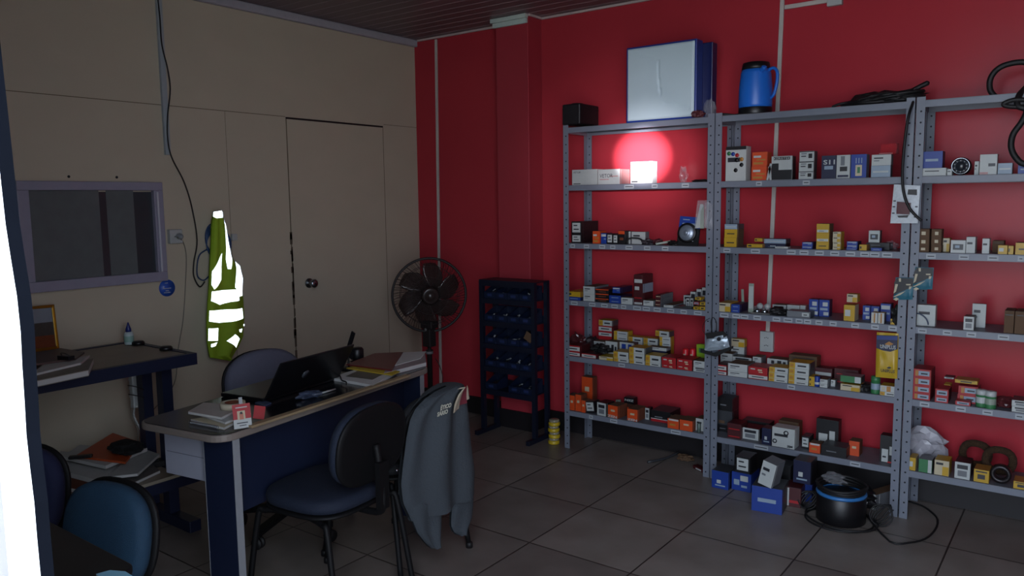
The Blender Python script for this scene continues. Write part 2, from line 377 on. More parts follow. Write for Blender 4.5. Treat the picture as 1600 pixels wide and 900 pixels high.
# ================================================================== STEEL SHELVING
YS, DEP = 4.042, .275
UX = [(-2.621, -1.666), (-1.660, -.706), (-.699, .255)]
TZ = [1.98, 1.637, 1.2875, .938, .590, .242]
TIERW = ['top', 'second', 'third', 'fourth', 'fifth', 'lowest']; UNITW = ['left', 'middle', 'right']
TAGS = {(0,1): [(975,990),(1018,1027),(1065,1076)], (0,2): [(891,898),(912,920),(936,945),(953,961),(977,988),(1006,1016),(1034,1044)],
 (0,3): [(892,902),(920,930),(939,949),(955,965),(970,978),(989,1001),(1004,1015),(1021,1032),(1042,1053),(1063,1073),(1084,1096)],
 (0,4): [(966,976)], (0,5): [(920,926),(953,964),(1048,1063)],
 (1,1): [(1181,1190),(1254,1265)], (1,2): [(1130,1141),(1173,1187),(1229,1243),(1249,1263),(1273,1287),(1297,1311),(1321,1336),(1344,1358),(1359,1374),(1378,1394)],
 (1,3): [(1125,1138),(1144,1156),(1157,1169),(1177,1189),(1207,1219),(1224,1238),(1243,1254),(1256,1267),(1274,1285),(1296,1307),(1330,1342),(1361,1373),(1388,1401)],
 (1,4): [(1230,1242)], (1,5): [(1178,1200),(1328,1344)],
 (2,2): [(1447,1462),(1498,1514),(1543,1560),(1590,1600)], (2,3): [(1434,1448),(1473,1487),(1510,1525),(1559,1577)],
 (2,4): [(1437,1452),(1493,1509),(1535,1551),(1586,1600)], (2,5): []}
RACKS = []
for ui, (x0, x1) in enumerate(UX):
    R = empty('shelving_rack', (x0, YS, 0)); RACKS.append(R); W_ = x1-x0
    tag(R, ['grey steel shelf rack nearest the red column, under a white panel', 'grey steel shelf rack in the middle, blue jug on top',
            'grey steel shelf rack farthest right, cut by the photo edge'][ui], 'shelf rack', 'grey steel racks along the red wall')
    for (cx, cy, sx, sy) in ((0, 0, 1, 1), (W_, 0, -1, 1), (0, DEP, 1, -1), (W_, DEP, -1, -1)):
        m_ = MB(); a = .036; th = .003
        xa, xb = sorted((cx, cx+sx*a)); ya, yb = sorted((cy, cy+sy*th)); m_.box(xa, xb, ya, yb, 0, 1.995, M_steel)
        xa, xb = sorted((cx, cx+sx*th)); ya, yb = sorted((cy+sy*th, cy+sy*a)); m_.box(xa, xb, ya, yb, 0, 1.995, M_steel)
        yf = -.0006 if sy > 0 else DEP-th-.0006
        for k in range(39):
            z = .03+k*.05; T = Matrix.Translation((cx+sx*a*.55, yf, z)) @ Matrix.Rotation(math.pi/2, 4, 'X')
            m_.lathe([(.0042, -.0005), (.0042, .0005)], M_hole, 8, T)
            if sy > 0:
                T = Matrix.Translation((cx+sx*(-.0006 if sx > 0 else -.0006), cy+a*.55, z)) @ Matrix.Rotation(math.pi/2, 4, 'Y')
                m_.lathe([(.0042, -.0005), (.0042, .0005)], M_hole, 8, T)
        m_.build('upright', R)
    for ti, z in enumerate(TZ):
        m_ = MB(); xa, xb = .0045, W_-.0045
        m_.box(xa, xb, .0035, DEP-.0035, z-.003, z, mat('shelf_tray_top', '#5d6068', .5))
        m_.box(xa+.031, xb-.031, .0035, .0065, z-.032, z-.003, M_steel); m_.box(xa, xb, DEP-.0065, DEP-.0035, z-.032, z-.003, M_steel)
        m_.box(xa, xa+.003, .0065, DEP-.0065, z-.032, z-.003, M_steel); m_.box(xb-.003, xb, .0065, DEP-.0065, z-.032, z-.003, M_steel)
        sh = m_.build('shelf', R)
        for (pa, pb) in TAGS.get((ui, ti), []):
            pyc = proj((x0+.4, YS, z-.016))[1]
            A = at(pa, pyc, 'y', YS); pyc = proj((A.x, YS, z-.016))[1]; A = at(pa, pyc, 'y', YS); B = at(pb, pyc, 'y', YS)
            q = MB(); q.box(A.x-x0, B.x-x0, .0022, .0034, z-.028, z-.006, M_tag)
            q.box(A.x-x0+.006, B.x-x0-.006, .0018, .0022, z-.019, z-.015, cm('ink')); q.build('price_tag', sh)

# ================================================================== CARTONS
# style: front, side, top, printed marks (u0, v0, u1, v1, colour) on the front face
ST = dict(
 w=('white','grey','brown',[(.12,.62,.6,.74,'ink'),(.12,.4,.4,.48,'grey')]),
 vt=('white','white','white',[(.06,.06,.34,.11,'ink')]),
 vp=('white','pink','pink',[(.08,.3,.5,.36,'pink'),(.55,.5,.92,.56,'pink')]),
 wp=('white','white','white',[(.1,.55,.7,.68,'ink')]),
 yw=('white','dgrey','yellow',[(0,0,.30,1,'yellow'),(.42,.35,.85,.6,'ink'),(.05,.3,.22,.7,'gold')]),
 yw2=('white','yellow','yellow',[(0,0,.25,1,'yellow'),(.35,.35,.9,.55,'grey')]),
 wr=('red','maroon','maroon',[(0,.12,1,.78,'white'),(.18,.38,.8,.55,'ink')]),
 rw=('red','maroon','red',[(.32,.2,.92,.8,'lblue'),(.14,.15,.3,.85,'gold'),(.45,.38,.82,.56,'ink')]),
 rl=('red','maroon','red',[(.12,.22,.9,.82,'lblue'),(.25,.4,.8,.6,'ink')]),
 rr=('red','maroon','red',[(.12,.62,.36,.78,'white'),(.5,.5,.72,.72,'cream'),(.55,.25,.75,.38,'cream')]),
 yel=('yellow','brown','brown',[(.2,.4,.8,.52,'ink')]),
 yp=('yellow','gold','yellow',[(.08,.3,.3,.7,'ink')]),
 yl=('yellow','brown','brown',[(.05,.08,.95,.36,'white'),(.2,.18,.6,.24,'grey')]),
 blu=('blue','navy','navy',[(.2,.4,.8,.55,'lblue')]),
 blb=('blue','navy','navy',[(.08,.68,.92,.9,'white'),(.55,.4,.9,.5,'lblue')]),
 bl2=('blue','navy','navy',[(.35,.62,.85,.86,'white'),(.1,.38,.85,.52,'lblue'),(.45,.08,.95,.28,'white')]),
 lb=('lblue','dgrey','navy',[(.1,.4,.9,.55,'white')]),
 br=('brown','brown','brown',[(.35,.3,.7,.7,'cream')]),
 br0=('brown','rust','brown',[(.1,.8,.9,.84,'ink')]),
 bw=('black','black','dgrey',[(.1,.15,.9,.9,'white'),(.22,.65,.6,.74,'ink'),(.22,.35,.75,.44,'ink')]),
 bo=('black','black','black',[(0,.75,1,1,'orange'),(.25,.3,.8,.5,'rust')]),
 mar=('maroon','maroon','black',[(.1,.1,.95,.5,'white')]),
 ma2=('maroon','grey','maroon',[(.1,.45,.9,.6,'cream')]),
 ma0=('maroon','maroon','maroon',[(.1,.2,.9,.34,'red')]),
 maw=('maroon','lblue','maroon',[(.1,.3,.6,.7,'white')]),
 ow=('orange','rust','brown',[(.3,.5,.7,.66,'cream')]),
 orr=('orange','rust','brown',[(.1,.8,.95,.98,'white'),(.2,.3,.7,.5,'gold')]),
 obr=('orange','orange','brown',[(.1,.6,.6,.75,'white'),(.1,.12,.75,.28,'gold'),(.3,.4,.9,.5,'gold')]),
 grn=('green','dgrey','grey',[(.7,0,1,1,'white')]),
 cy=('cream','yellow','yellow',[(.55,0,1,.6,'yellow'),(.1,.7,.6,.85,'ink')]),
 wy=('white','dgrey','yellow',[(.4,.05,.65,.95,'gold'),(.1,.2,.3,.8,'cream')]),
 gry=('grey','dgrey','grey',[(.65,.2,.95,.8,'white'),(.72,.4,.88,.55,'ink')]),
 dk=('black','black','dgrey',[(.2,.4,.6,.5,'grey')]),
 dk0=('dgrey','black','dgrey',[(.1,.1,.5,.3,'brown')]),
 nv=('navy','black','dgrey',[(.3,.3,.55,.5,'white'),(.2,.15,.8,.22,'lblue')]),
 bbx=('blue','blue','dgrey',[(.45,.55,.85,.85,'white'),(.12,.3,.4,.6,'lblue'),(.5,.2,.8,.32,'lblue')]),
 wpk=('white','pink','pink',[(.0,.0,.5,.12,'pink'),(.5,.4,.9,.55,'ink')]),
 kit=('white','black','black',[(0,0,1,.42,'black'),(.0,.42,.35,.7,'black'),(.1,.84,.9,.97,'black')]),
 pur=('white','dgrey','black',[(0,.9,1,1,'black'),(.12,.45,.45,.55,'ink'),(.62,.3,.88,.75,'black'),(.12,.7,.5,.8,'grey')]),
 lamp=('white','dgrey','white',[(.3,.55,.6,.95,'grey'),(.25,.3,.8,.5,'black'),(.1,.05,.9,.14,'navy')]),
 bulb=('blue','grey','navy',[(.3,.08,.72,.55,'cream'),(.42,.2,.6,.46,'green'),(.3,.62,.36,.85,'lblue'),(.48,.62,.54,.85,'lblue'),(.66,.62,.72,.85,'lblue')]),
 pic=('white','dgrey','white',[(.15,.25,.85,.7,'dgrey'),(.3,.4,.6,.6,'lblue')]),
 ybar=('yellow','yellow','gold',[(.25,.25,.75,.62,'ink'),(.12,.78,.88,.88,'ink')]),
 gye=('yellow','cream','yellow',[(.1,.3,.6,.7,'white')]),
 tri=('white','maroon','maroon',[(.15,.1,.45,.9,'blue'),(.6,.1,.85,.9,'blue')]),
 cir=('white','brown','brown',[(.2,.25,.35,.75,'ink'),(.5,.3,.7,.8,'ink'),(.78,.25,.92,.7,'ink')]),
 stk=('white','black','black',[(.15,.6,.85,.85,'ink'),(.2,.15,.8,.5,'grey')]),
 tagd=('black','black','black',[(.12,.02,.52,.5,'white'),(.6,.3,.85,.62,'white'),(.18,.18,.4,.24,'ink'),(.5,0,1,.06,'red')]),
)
ORD = {1: ['single'], 2: ['lower', 'upper'], 3: ['bottom', 'middle', 'top'], 4: ['bottom', 'second', 'third', 'top']}
def make_carton(name, loc, w_, d_, h_, style, rz=0, label=None, cat='box', group=None, marks=None, tilt=0):
    fr, sd, tp, mk = ST[style]; m_ = MB()
    F, Sd, Tp = cm(fr), cm(sd), cm(tp)
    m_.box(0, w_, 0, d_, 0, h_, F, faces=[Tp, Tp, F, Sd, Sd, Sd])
    # tuck flap seam on top and glued edge on the side
    m_.box(w_*.04, w_*.96, .0006, .0016, h_-.0002, h_+.0006, cm('ink') if tp != 'black' else cm('dgrey'))
    m_.box(w_-.0001, w_+.0006, d_*.12, d_*.14, .001, h_-.001, F)
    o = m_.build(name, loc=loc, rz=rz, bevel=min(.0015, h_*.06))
    if tilt: o.rotation_euler.y = tilt
    q = MB()
    for (u0, v0, u1, v1, c) in (mk if marks is None else marks):
        lay = .0004 if (u1-u0)*(v1-v0) > .12 else .0007
        e = .0008; q.box(max(e, u0*w_), min(w_-e, u1*w_), -lay, .0002, max(e, v0*h_), min(h_-e, v1*h_), cm(c))
    if q.v: q.build('printed_label', o)
    if label: tag(o, label, cat, group)
    return o
def place(u, t, xa, xb, st_, base=None):
    """world X range of pixels xa..xb on the vertical plane `st_` metres behind the shelf front"""
    Y = YS+st_; z = TZ[t] if base is None else base; X = UX[u][0]+.4
    for _ in range(4):
        py = proj((X, Y, z))[1]; X = at(xa, py, 'y', Y).x
    X2 = X+.05
    for _ in range(4):
        py = proj((X2, Y, z))[1]; X2 = at(xb, py, 'y', Y).x
    return X, X2, Y, z
def C_(u, t, xa, xb, tops, style, look, cat='box', d=.1, s=.02, rz=0, base=None, grp=None, name='carton', jit=True, tilt=0, loose=False):
    """a carton, or a stack of them (tops = pixel rows of each top edge, from the bottom one up)"""
    if not isinstance(tops, (list, tuple)): tops = [tops]
    X, X2, Y, z = place(u, t, xa, xb, s, base); zz = z+.0005; n = len(tops); rs = []
    d = min(d, DEP-.012-s) if t > 0 else d
    for i, py in enumerate(tops):
        h = at(xa, py, 'y', Y).z-zz; h = max(h, .006)
        sty = style[i] if isinstance(style, (list, tuple)) else style
        lk = look[i] if isinstance(look, (list, tuple)) else look
        pos = '' if n == 1 or isinstance(look, (list, tuple)) else ', '+ORD[n][i]+' of its stack'
        lab = '%s%s, %s shelf, %s rack' % (lk, pos, TIERW[t], UNITW[u])
        jx = random.uniform(-.0015, .0015) if (jit and n > 1) else 0
        o = make_carton(name, (X+jx, Y+abs(jx), zz), X2-X, d, h-.0006, sty, rz, lab, cat, grp or ('cartons on the %s shelf of the %s rack' % (TIERW[t], UNITW[u])), tilt=tilt)
        zz += h; rs.append(o)
    return rs[-1] if n == 1 else rs
def letters(o, s, u, v, hgt, col, wfrac=None, shear=0, bold=0):
    """lettering on a carton front, placed by its fractions"""
    me = o.data; xs = [x.co.x for x in me.vertices]; zs = [x.co.z for x in me.vertices]; w_, h_ = max(xs), max(zs)
    sx = 1
    t_ = text(s, hgt*h_*1.35, cm(col), o, (u*w_, -.0011, v*h_), shear=shear, bold=bold)
    if wfrac:
        wd = max(p.co.x for p in t_.data.vertices); t_.scale = (wfrac*w_/wd, 1, 1)
    return t_

# ---- left rack
a = C_(0,1, 894,933, 265.5, 'vt', 'long white carton with VETOR print', d=.12, s=.03); letters(a, 'VETOR', .05, .76, .13, 'ink', .3)
a = C_(0,1, 934.5,968.5, 265, 'vp', 'pinkish-white carton with VETOR print', d=.12, s=.03); letters(a, 'VETOR', .08, .45, .26, 'ink', .6)
a = C_(0,1, 985,1019, 253, 'vt', 'torch-lit white carton with VETOR print', d=.06, s=.03); letters(a, 'VETOR', .16, .62, .15, 'ink', .62)
C_(0,2, 893,908.5, [366,346], 'bw', 'black carton with white end label', d=.2, s=.02)
C_(0,2, 926,937, 361, 'obr', 'small orange carton beside the black pair', d=.08)
C_(0,2, 939,947.5, 364, 'blb', 'small blue carton right of the orange one', d=.07)
C_(0,2, 948.5,957, 365, 'bw', 'small black-and-white carton next to the blue one', d=.07)
C_(0,2, 958,965, 366, 'bw', 'narrow black carton with white print in mid row', d=.07)
C_(0,2, 966,976, 360.5, 'bo', 'dark carton with a bright top band', d=.07)
C_(0,2, 977,985, 361.5, 'w', 'slim white carton behind the belt', d=.05, s=.07)
C_(0,2, 987,1008, 362, 'w', 'wider white carton behind the belt', d=.05, s=.07)
C_(0,3, 887,907, [463,455], ['blu','yp'], ['flat blue carton under a yellow one','flat yellow carton on a blue one'], d=.16, s=.01)
C_(0,3, 911.5,929, [459,447], 'w', 'whitish carton with fine print', d=.17, s=.01)
C_(0,3, 930.5,951, [465.5,458,451], 'bo', 'black carton with orange edge', d=.17, s=.01)
C_(0,3, 952,970, [467.5,461], 'blu', 'flat blue carton', d=.14, s=.01)
C_(0,3, 957,969, 448.5, 'blb', 'blue carton with lettered side on the blue pair', d=.15, s=.02, base=.9975)
C_(0,3, 970.5,988, 464.5, 'w', 'white carton in front of the maroon tower', d=.06, s=.004)
C_(0,3, 990,1004, [468,457,443,429], ['mar','ma0','maw','mar'], 'maroon carton in the tower', d=.13, s=.02)
C_(0,3, 1005,1021, 469, 'w', 'white carton just right of the maroon tower', d=.1, s=.01)
C_(0,3, 1024,1032, [473,466.5,460], 'ma2', 'slim maroon carton', d=.16, s=.012)
C_(0,3, 1037,1051.5, 476, 'w', 'flat grey-topped carton before the dark pile', d=.2, s=.006)
C_(0,3, 1053,1081, 478, 'dk0', 'flat dark carton beside the yellow pile', d=.12, s=.03)
for (xa, xb, tp, st, lk, bz) in ((1083.5,1091.5,478.5,'ybar','yellow carton, lower left of the yellow pile',.938),(1093,1101.5,478.5,'ybar','yellow carton, lower right of the yellow pile',.938),
    (1084,1092,471.5,'rl','red-labelled carton on the yellow pile',.9647),(1093.5,1102,471.5,'ybar','yellow carton on the right of the yellow pile',.9647),
    (1086,1095,464,'ybar','yellow carton topping the pile by the post',.9917)):
    C_(0,3, xa, xb, tp, st, lk, d=.05, s=.01, base=bz)
zz = .9385
for r, (cells, tops) in enumerate((([(1072,1077),(1078.5,1083)], 466), )):
    for i, (xa, xb) in enumerate(cells): C_(0,3, xa, xb, tops, 'stk', ['black-and-white upright carton left of the yellow pile','black-and-white upright carton touching the yellow pile'][i], d=.06, s=.07)
lo = ['lowest step of the dark staircase pile','second step of the dark staircase pile','third step of the dark staircase pile','highest step of the dark staircase pile']
for i, (xa, xb, tp) in enumerate(((1068,1079,461),(1078.5,1087,455.5),(1088,1096,451.5),(1096.5,1103.5,449))):
    C_(0,3, xa, xb, tp, 'stk', 'black carton with white end, '+lo[i], d=.1, s=.135, name='carton')
# fifth shelf, left
C_(0,4, 886.5,906, [548,538.5], 'wr', 'white-labelled red carton, left post', d=.12, s=.01)
C_(0,4, 909,931, 551.5, 'wr', 'red carton with white label under the dark bag', d=.1, s=.006)
C_(0,4, 936,957.5, 556, 'cy', 'cream carton right of the dark bag', d=.1, s=.006)
C_(0,4, 958.5,982, [558.5,548.5], 'yw', 'yellow and white carton, leftmost pair', d=.1, s=.006)
C_(0,4, 983,1007, [561.5,551.5,542], 'yw', 'yellow and white carton in the centre front', d=.1, s=.006)
C_(0,4, 1008.5,1032.5, [565.5,554], 'yw', 'yellow and white carton beside the red four', d=.1, s=.006)
C_(0,4, 1034,1056, [569,557.5], 'rr', 'red carton in the left column of four', d=.12, s=.006)
C_(0,4, 1057.5,1081, [570.5,560], 'rr', 'red carton in the right column of four', d=.12, s=.006)
C_(0,4, 1083.5,1104, [572.5,563], ['stk','w'], 'white and navy carton against the right post', d=.1, s=.006)
C_(0,4, 928,944.5, 532.5, 'cir', 'white carton with dark discs under the tower', d=.07, s=.11)
C_(0,4, 946,964.5, 532.5, 'cir', 'white carton with dark discs right of its twin', d=.07, s=.11)
X_, X2_, Y_, z_ = place(0,4, 936,956, .185)
C_(0,4, 935.5,956, [525,517,508,499.5], ['wr','wr','wr','yw'], 'carton of the tall pile', d=.08, s=.185)
C_(0,4, 959,980, [531,523.5,516.5], 'yw2', 'yellow-ended carton behind the centre', d=.07, s=.19)
C_(0,4, 968,990, 534, 'tri', 'white carton with blue triangles', d=.06, s=.125)
C_(0,4, 982,1004, [534,525.5], 'yw', 'yellow and white carton behind centre', d=.07, s=.19)
C_(0,4, 1005,1027, [536,527.5], 'yw', 'far-back yellow and white carton', d=.07, s=.19)
C_(0,4, 1012,1041, [546,541], ['nv','w'], 'dark-blue and white carton', d=.06, s=.12)
LS = C_(0,4, 1030,1046, [541,533,526], 'yw2', 'yellow carton leaning at the back right', d=.07, s=.19, rz=.12)
C_(0,4, 1024,1046, 516, 'yw', 'yellow and white carton topping the leaning back stack', d=.06, s=.195, base=LS[-1].location.z+max(v.co.z for v in LS[-1].data.vertices)+.0012, rz=-.08)
# lowest shelf, left
C_(0,5, 889,898, 617, 'ow', 'orange carton at the far left', d=.07, s=.02)
C_(0,5, 899,908, 616, 'ow', 'orange carton second from the left', d=.07, s=.02)
C_(0,5, 908.5,914.5, 625, 'ow', 'narrow orange carton third from the left', d=.06, s=.012)
C_(0,5, 909,925.5, 588, 'ow', 'tall orange carton at the back post', d=.06, s=.17)
C_(0,5, 916,930, 627, 'bw', 'leaning black carton with white stripes', d=.06, s=.02, tilt=-.14)
C_(0,5, 933,947.5, 628, 'stk', 'white-faced dark carton left of the ZEN boxes', d=.09, s=.015, rz=-.1)
a = C_(0,5, 950,966, 632, 'ow', 'orange ZEN carton, first from the left', d=.1, s=.012, rz=-.1); letters(a, 'ZEN', -.02, .02, .2, 'white', .95, bold=.0006)
a = C_(0,5, 970,983, 634, 'ow', 'orange ZEN carton behind the biggest one', d=.07, s=.13, rz=0); 
a = C_(0,5, 975,990, 620, 'dk', 'black carton with upside-down ZEN', d=.05, s=.21); letters(a, 'ZEN', .98, .86, .16, 'white', .9, bold=.0006).rotation_euler = (math.pi/2, math.pi, 0)
a = C_(0,5, 980,996, 638, 'ow', 'biggest orange ZEN carton, rust side showing', d=.11, s=.012); letters(a, 'ZEN', .04, .02, .18, 'white', .92, bold=.0006)
C_(0,5, 1008,1014, 637, 'stk', 'narrow white and black carton behind the ZEN boxes', d=.05, s=.09)
a = C_(0,5, 1017,1047, 640, 'dk', 'wide black carton with red foot', d=.14, s=.08); q = MB(); me = a.data; wx = max(v.co.x for v in me.vertices)
q.box(.001, wx-.001, -.0009, .0002, .001, .016, cm('red')); q.box(.001, wx-.001, -.0011, .0002, .016, .020, cm('white')); q.build('red_band', a)
C_(0,5, 1043,1060.5, 653, 'orr', 'orange carton with open brown flap, left of the pair', d=.1, s=.006)
C_(0,5, 1062,1082, 655, 'ow', 'orange carton with open brown flap, right of the pair', d=.1, s=.006)
C_(0,5, 1087,1102, 653, 'w', 'white carton by the right post', d=.08, s=.05)
# ---- middle rack
a = C_(1,1, 1133.5,1165, 229.5, 'wp', 'tall white carton with black header and coloured lids', d=.07, s=.02)
q = MB(); me = a.data; w_ = max(v.co.x for v in me.vertices); h_ = max(v.co.z for v in me.vertices)
q.box(.0008, w_-.0008, -.0012, .0002, h_*.9, h_-.0008, cm('black')); q.build('black_header', a)
letters(a, 'AJR', .38, .915, .055, 'white', .28)
for i, (u, v, c) in enumerate(((.16,.80,'green'),(.36,.78,'blue'),(.56,.74,'red'),(.78,.62,'gold'),(.54,.6,'black'),(.78,.46,'black'),(.5,.31,'black'))):
    q = MB(); T = Matrix.Translation((u*w_, -.0012, v*h_)) @ Matrix.Rotation(math.pi/2, 4, 'X'); q.lathe([(.011, -.0008), (.011, .0006)], cm(c), 12, T); q.build('printed_disc', a)
C_(1,1, 1174,1197, [260,238], 'obr', 'orange-red carton with torn white flap', d=.07, s=.02)
a = C_(1,1, 1205,1237, 244.5, 'kit', 'black and white carton with big dark lettering', d=.06, s=.02); letters(a, 'KERISTEK', .1, .85, .1, 'white', .8)
C_(1,1, 1248,1270.5, [268,252.5,236.5], 'pur', 'small grey-white carton with black picture', d=.06, s=.02)
a = C_(1,1, 1283,1305.5, 243.5, 'blu', 'navy carton lettered S11', d=.05, s=.02); a.data.materials[1] = cm('navy'); letters(a, 'S11', .12, .62, .2, 'white', .8, bold=.0007)
C_(1,1, 1306.5,1327.5, 242.5, 'lamp', 'white carton with lamp picture beside the S11 one', d=.05, s=.02)
C_(1,1, 1329,1353, 241.5, 'bulb', 'blue carton with three bulbs and a cream panel', d=.06, s=.02)
C_(1,1, 1361,1391, [259,242], ['lb','w'], ['grey-white carton under another','grey-white carton on another'], d=.05, s=.02)
C_(1,2, 1131.5,1151, [371,358,350], ['yel','yel','lb'], ['yellow carton at the foot of the left stack','yellow carton under a blue lid','pale-blue flat carton on two yellow ones'], d=.1, s=.02)
C_(1,2, 1167,1191, 381, 'yp', 'flat yellow carton left of centre', d=.08, s=.02)
C_(1,2, 1179,1191, 372, 'yp', 'small yellow carton on a flat yellow one', d=.06, s=.03, base=1.319)
C_(1,2, 1193,1227, [380,373], ['nv','lb'], ['dark-blue flat carton under a pale strip carton','long pale-blue carton on a dark one'], d=.08, s=.06)
C_(1,2, 1211,1231, 385, 'wp', 'low white carton in front of the pale-blue one', d=.04, s=.01)
C_(1,2, 1253,1269, [385,378], 'blb', 'dark-blue carton with white print', d=.08, s=.02)
C_(1,2, 1275,1294.5, [378,364,349.5], ['yel','yl','yl'], 'yellow carton of the three-high stack', d=.08, s=.02)
C_(1,2, 1300.5,1312.5, [385.5,378,370,362], 'cy', 'little cream carton', d=.07, s=.02)
C_(1,2, 1322.5,1339, [388.5,383,377], 'blb', 'flat blue and white carton', d=.08, s=.02)
C_(1,2, 1342.5,1354, 382, 'yp', 'small yellow carton under grey film', d=.06, s=.02)
C_(1,2, 1361,1377.5, 387, 'blu', 'flat blue carton near the right post', d=.05, s=.01)
C_(1,2, 1353,1389, [386,379], 'dk', 'flat dark carton under the picture box', d=.08, s=.09)
C_(1,2, 1357,1374, 360, 'pic', 'white carton with a grey picture', d=.05, s=.1, base=1.323)
C_(1,3, 1122.5,1141, 472.5, 'cy', 'cream and yellow carton by the left post', d=.12, s=.01)
C_(1,3, 1142.5,1155.5, [482,475], 'blu', 'bright blue carton', d=.13, s=.01)
C_(1,3, 1207,1228, [484,475.5], ['dk0','w'], ['brown-sided carton below a white label one','white-labelled carton behind the black pouch'], d=.07, s=.11)
C_(1,3, 1229.5,1249, 476, 'wpk', 'white carton with pink edge behind the grey box', d=.06, s=.12)
C_(1,3, 1250,1258, 477, 'wpk', 'small white and red carton behind the grey box', d=.06, s=.12)
C_(1,3, 1229.5,1265.5, 485, 'gry', 'long grey carton with white end label', d=.08, s=.01)
C_(1,3, 1263.5,1278, 467, 'bl2', 'blue and white carton, left of two alike', d=.06, s=.1)
C_(1,3, 1279.5,1295, 468, 'bl2', 'blue and white carton, right of two alike', d=.06, s=.1)
C_(1,3, 1318,1335, 476, 'gye', 'upright yellow carton', d=.08, s=.02)
C_(1,3, 1323,1339, 459, 'cy', 'cream and yellow cube on the upright yellow carton', d=.06, s=.03, base=1.03)
C_(1,3, 1347.5,1359, 477, 'bl2', 'navy and white upright carton behind the orange pair', d=.06, s=.1)
C_(1,3, 1360.5,1373, 478, 'bl2', 'navy and white carton with black cap', d=.06, s=.1)
C_(1,3, 1375,1391, 474, 'blb', 'blue carton with white tab near the right post', d=.06, s=.1)
C_(1,3, 1361,1370.5, 488, 'wy', 'orange and white carton, left of the pair', d=.05, s=.01)
C_(1,3, 1371.5,1381, 488.5, 'wy', 'orange and white carton, right of the pair', d=.05, s=.01)
C_(1,3, 1391,1398, 498, 'yp', 'tiny yellow carton at the right post', d=.04, s=.01)
C_(1,4, 1118.5,1135, [578,569], 'wr', 'red and white carton by the left post', d=.12, s=.006)
C_(1,4, 1137.5,1167.5, [579,567], 'w', 'wide white carton with green edge', d=.12, s=.006)
C_(1,4, 1169,1199, [583,572], ['wr','rr'], ['red and white carton under a plain red one','plain red carton on a red and white one'], d=.12, s=.006)
C_(1,4, 1201,1230.5, [590,581,572.5], 'yw', 'yellow and white carton, three-high', d=.1, s=.006)
C_(1,4, 1232,1263, [594,584,574.5,565], 'yw', 'yellow and white carton in the taller block', d=.1, s=.006)
C_(1,4, 1261.5+2,1273.5, [597,588], 'yp', 'small yellow carton right of the tall block', d=.07, s=.01)
C_(1,4, 1281,1292.5, [599,592], 'w', 'small white carton beside the blue can', d=.06, s=.01)
C_(1,4, 1298,1304.5, 593, 'w', 'tiny white carton in the gap', d=.04, s=.06)
C_(1,4, 1125,1143.5, [565,551], 'w', 'white carton behind the hanging silver bag', d=.08, s=.14)
C_(1,4, 1144.5,1174, [566,556.5], ['w','stk'], 'long white carton in the second row', d=.08, s=.14)
C_(1,4, 1176,1189, [566,557], 'w', 'pale small carton in the second row', d=.08, s=.14)
C_(1,4, 1142,1162, [553,541,528.5], ['w','w','cy'], 'pale carton, back left pile', d=.045, s=.222)
C_(1,4, 1198.5,1230, [570,559.5], ['dk0','cir'], ['dark carton under the disc-print one','white carton printed with black discs'], d=.08, s=.125)
C_(1,4, 1232,1275, [575,553.5], 'br0', 'flat brown carton behind the tall yellow block', d=.08, s=.14)
C_(1,4, 1270,1299, [586,573.5], ['ma0','mar'], ['dark red carton beneath a labelled one','dark red carton with white label'], d=.07, s=.13)
C_(1,4, 1303,1340, [586,575], 'ma0', 'long dark red carton', d=.07, s=.14)
C_(1,4, 1313,1343, 599, 'cy', 'cream and yellow carton under a green one', d=.08, s=.01)
C_(1,4, 1313,1345, 586, 'grn', 'white and green carton lying on a cream one', d=.08, s=.015, base=.631)
C_(1,4, 1374.5,1400, [611,601.5], ['yw','wy'], 'yellow and white carton by the right post', d=.08, s=.006)
C_(1,5, 1120,1143, [662,640,620], ['dk','dk0','dk'], 'dark brown carton by the left post', d=.1, s=.11)
C_(1,5, 1136,1157, [672,660], 'ma0', 'brown carton with white ellipse', d=.1, s=.02)
C_(1,5, 1159,1185, 667, 'stk', 'black carton with white front label', d=.1, s=.05)
C_(1,5, 1160,1202, 655, 'dk', 'wide black carton in the back', d=.08, s=.175)
a = C_(1,5, 1206,1241, 666, 'wp', 'big white carton with round emblem and ZM print', d=.08, s=.01)
letters(a, 'ZM', .68, .06, .1, 'ink', .24, bold=.001); me = a.data; w_ = max(v.co.x for v in me.vertices); h_ = max(v.co.z for v in me.vertices)
for (u, v, r) in ((.62,.76,.013),(.05,.28,.012)):
    q = MB(); T = Matrix.Translation((max(.014,u*w_), -.0008, v*h_)) @ Matrix.Rotation(math.pi/2, 4, 'X'); q.lathe([(r, -.001), (r, .0004)], cm('ink'), 16, T); q.lathe([(r*.6, .0002), (r*.6, .0007)], cm('white'), 12, T); q.build('emblem', a)
C_(1,5, 1190,1204.5, 668, 'nv', 'dark navy carton left of the big white one', d=.07, s=.012)
C_(1,5, 1216,1247, 656, 'br0', 'brown carton behind the big white one', d=.07, s=.15)
C_(1,5, 1252,1264, 681, 'bw', 'small black carton with white end grid', d=.08, s=.06)
C_(1,5, 1264,1281, 691, 'orr', 'small white and orange carton', d=.06, s=.015)
C_(1,5, 1274.5,1309, 653, 'tagd', 'tall black carton with hanging white tags in the centre', d=.06, s=.13)
C_(1,5, 1283,1322, 694, 'dk', 'low dark-brown carton under the tagged one', d=.1, s=.01)
C_(1,5, 1326,1342, 688, 'ow', 'small orange carton behind the low dark one', d=.07, s=.08)
C_(1,5, 1374,1399, 679, 'tagd', 'tall black carton with hanging white tags by the right post', d=.06, s=.06)
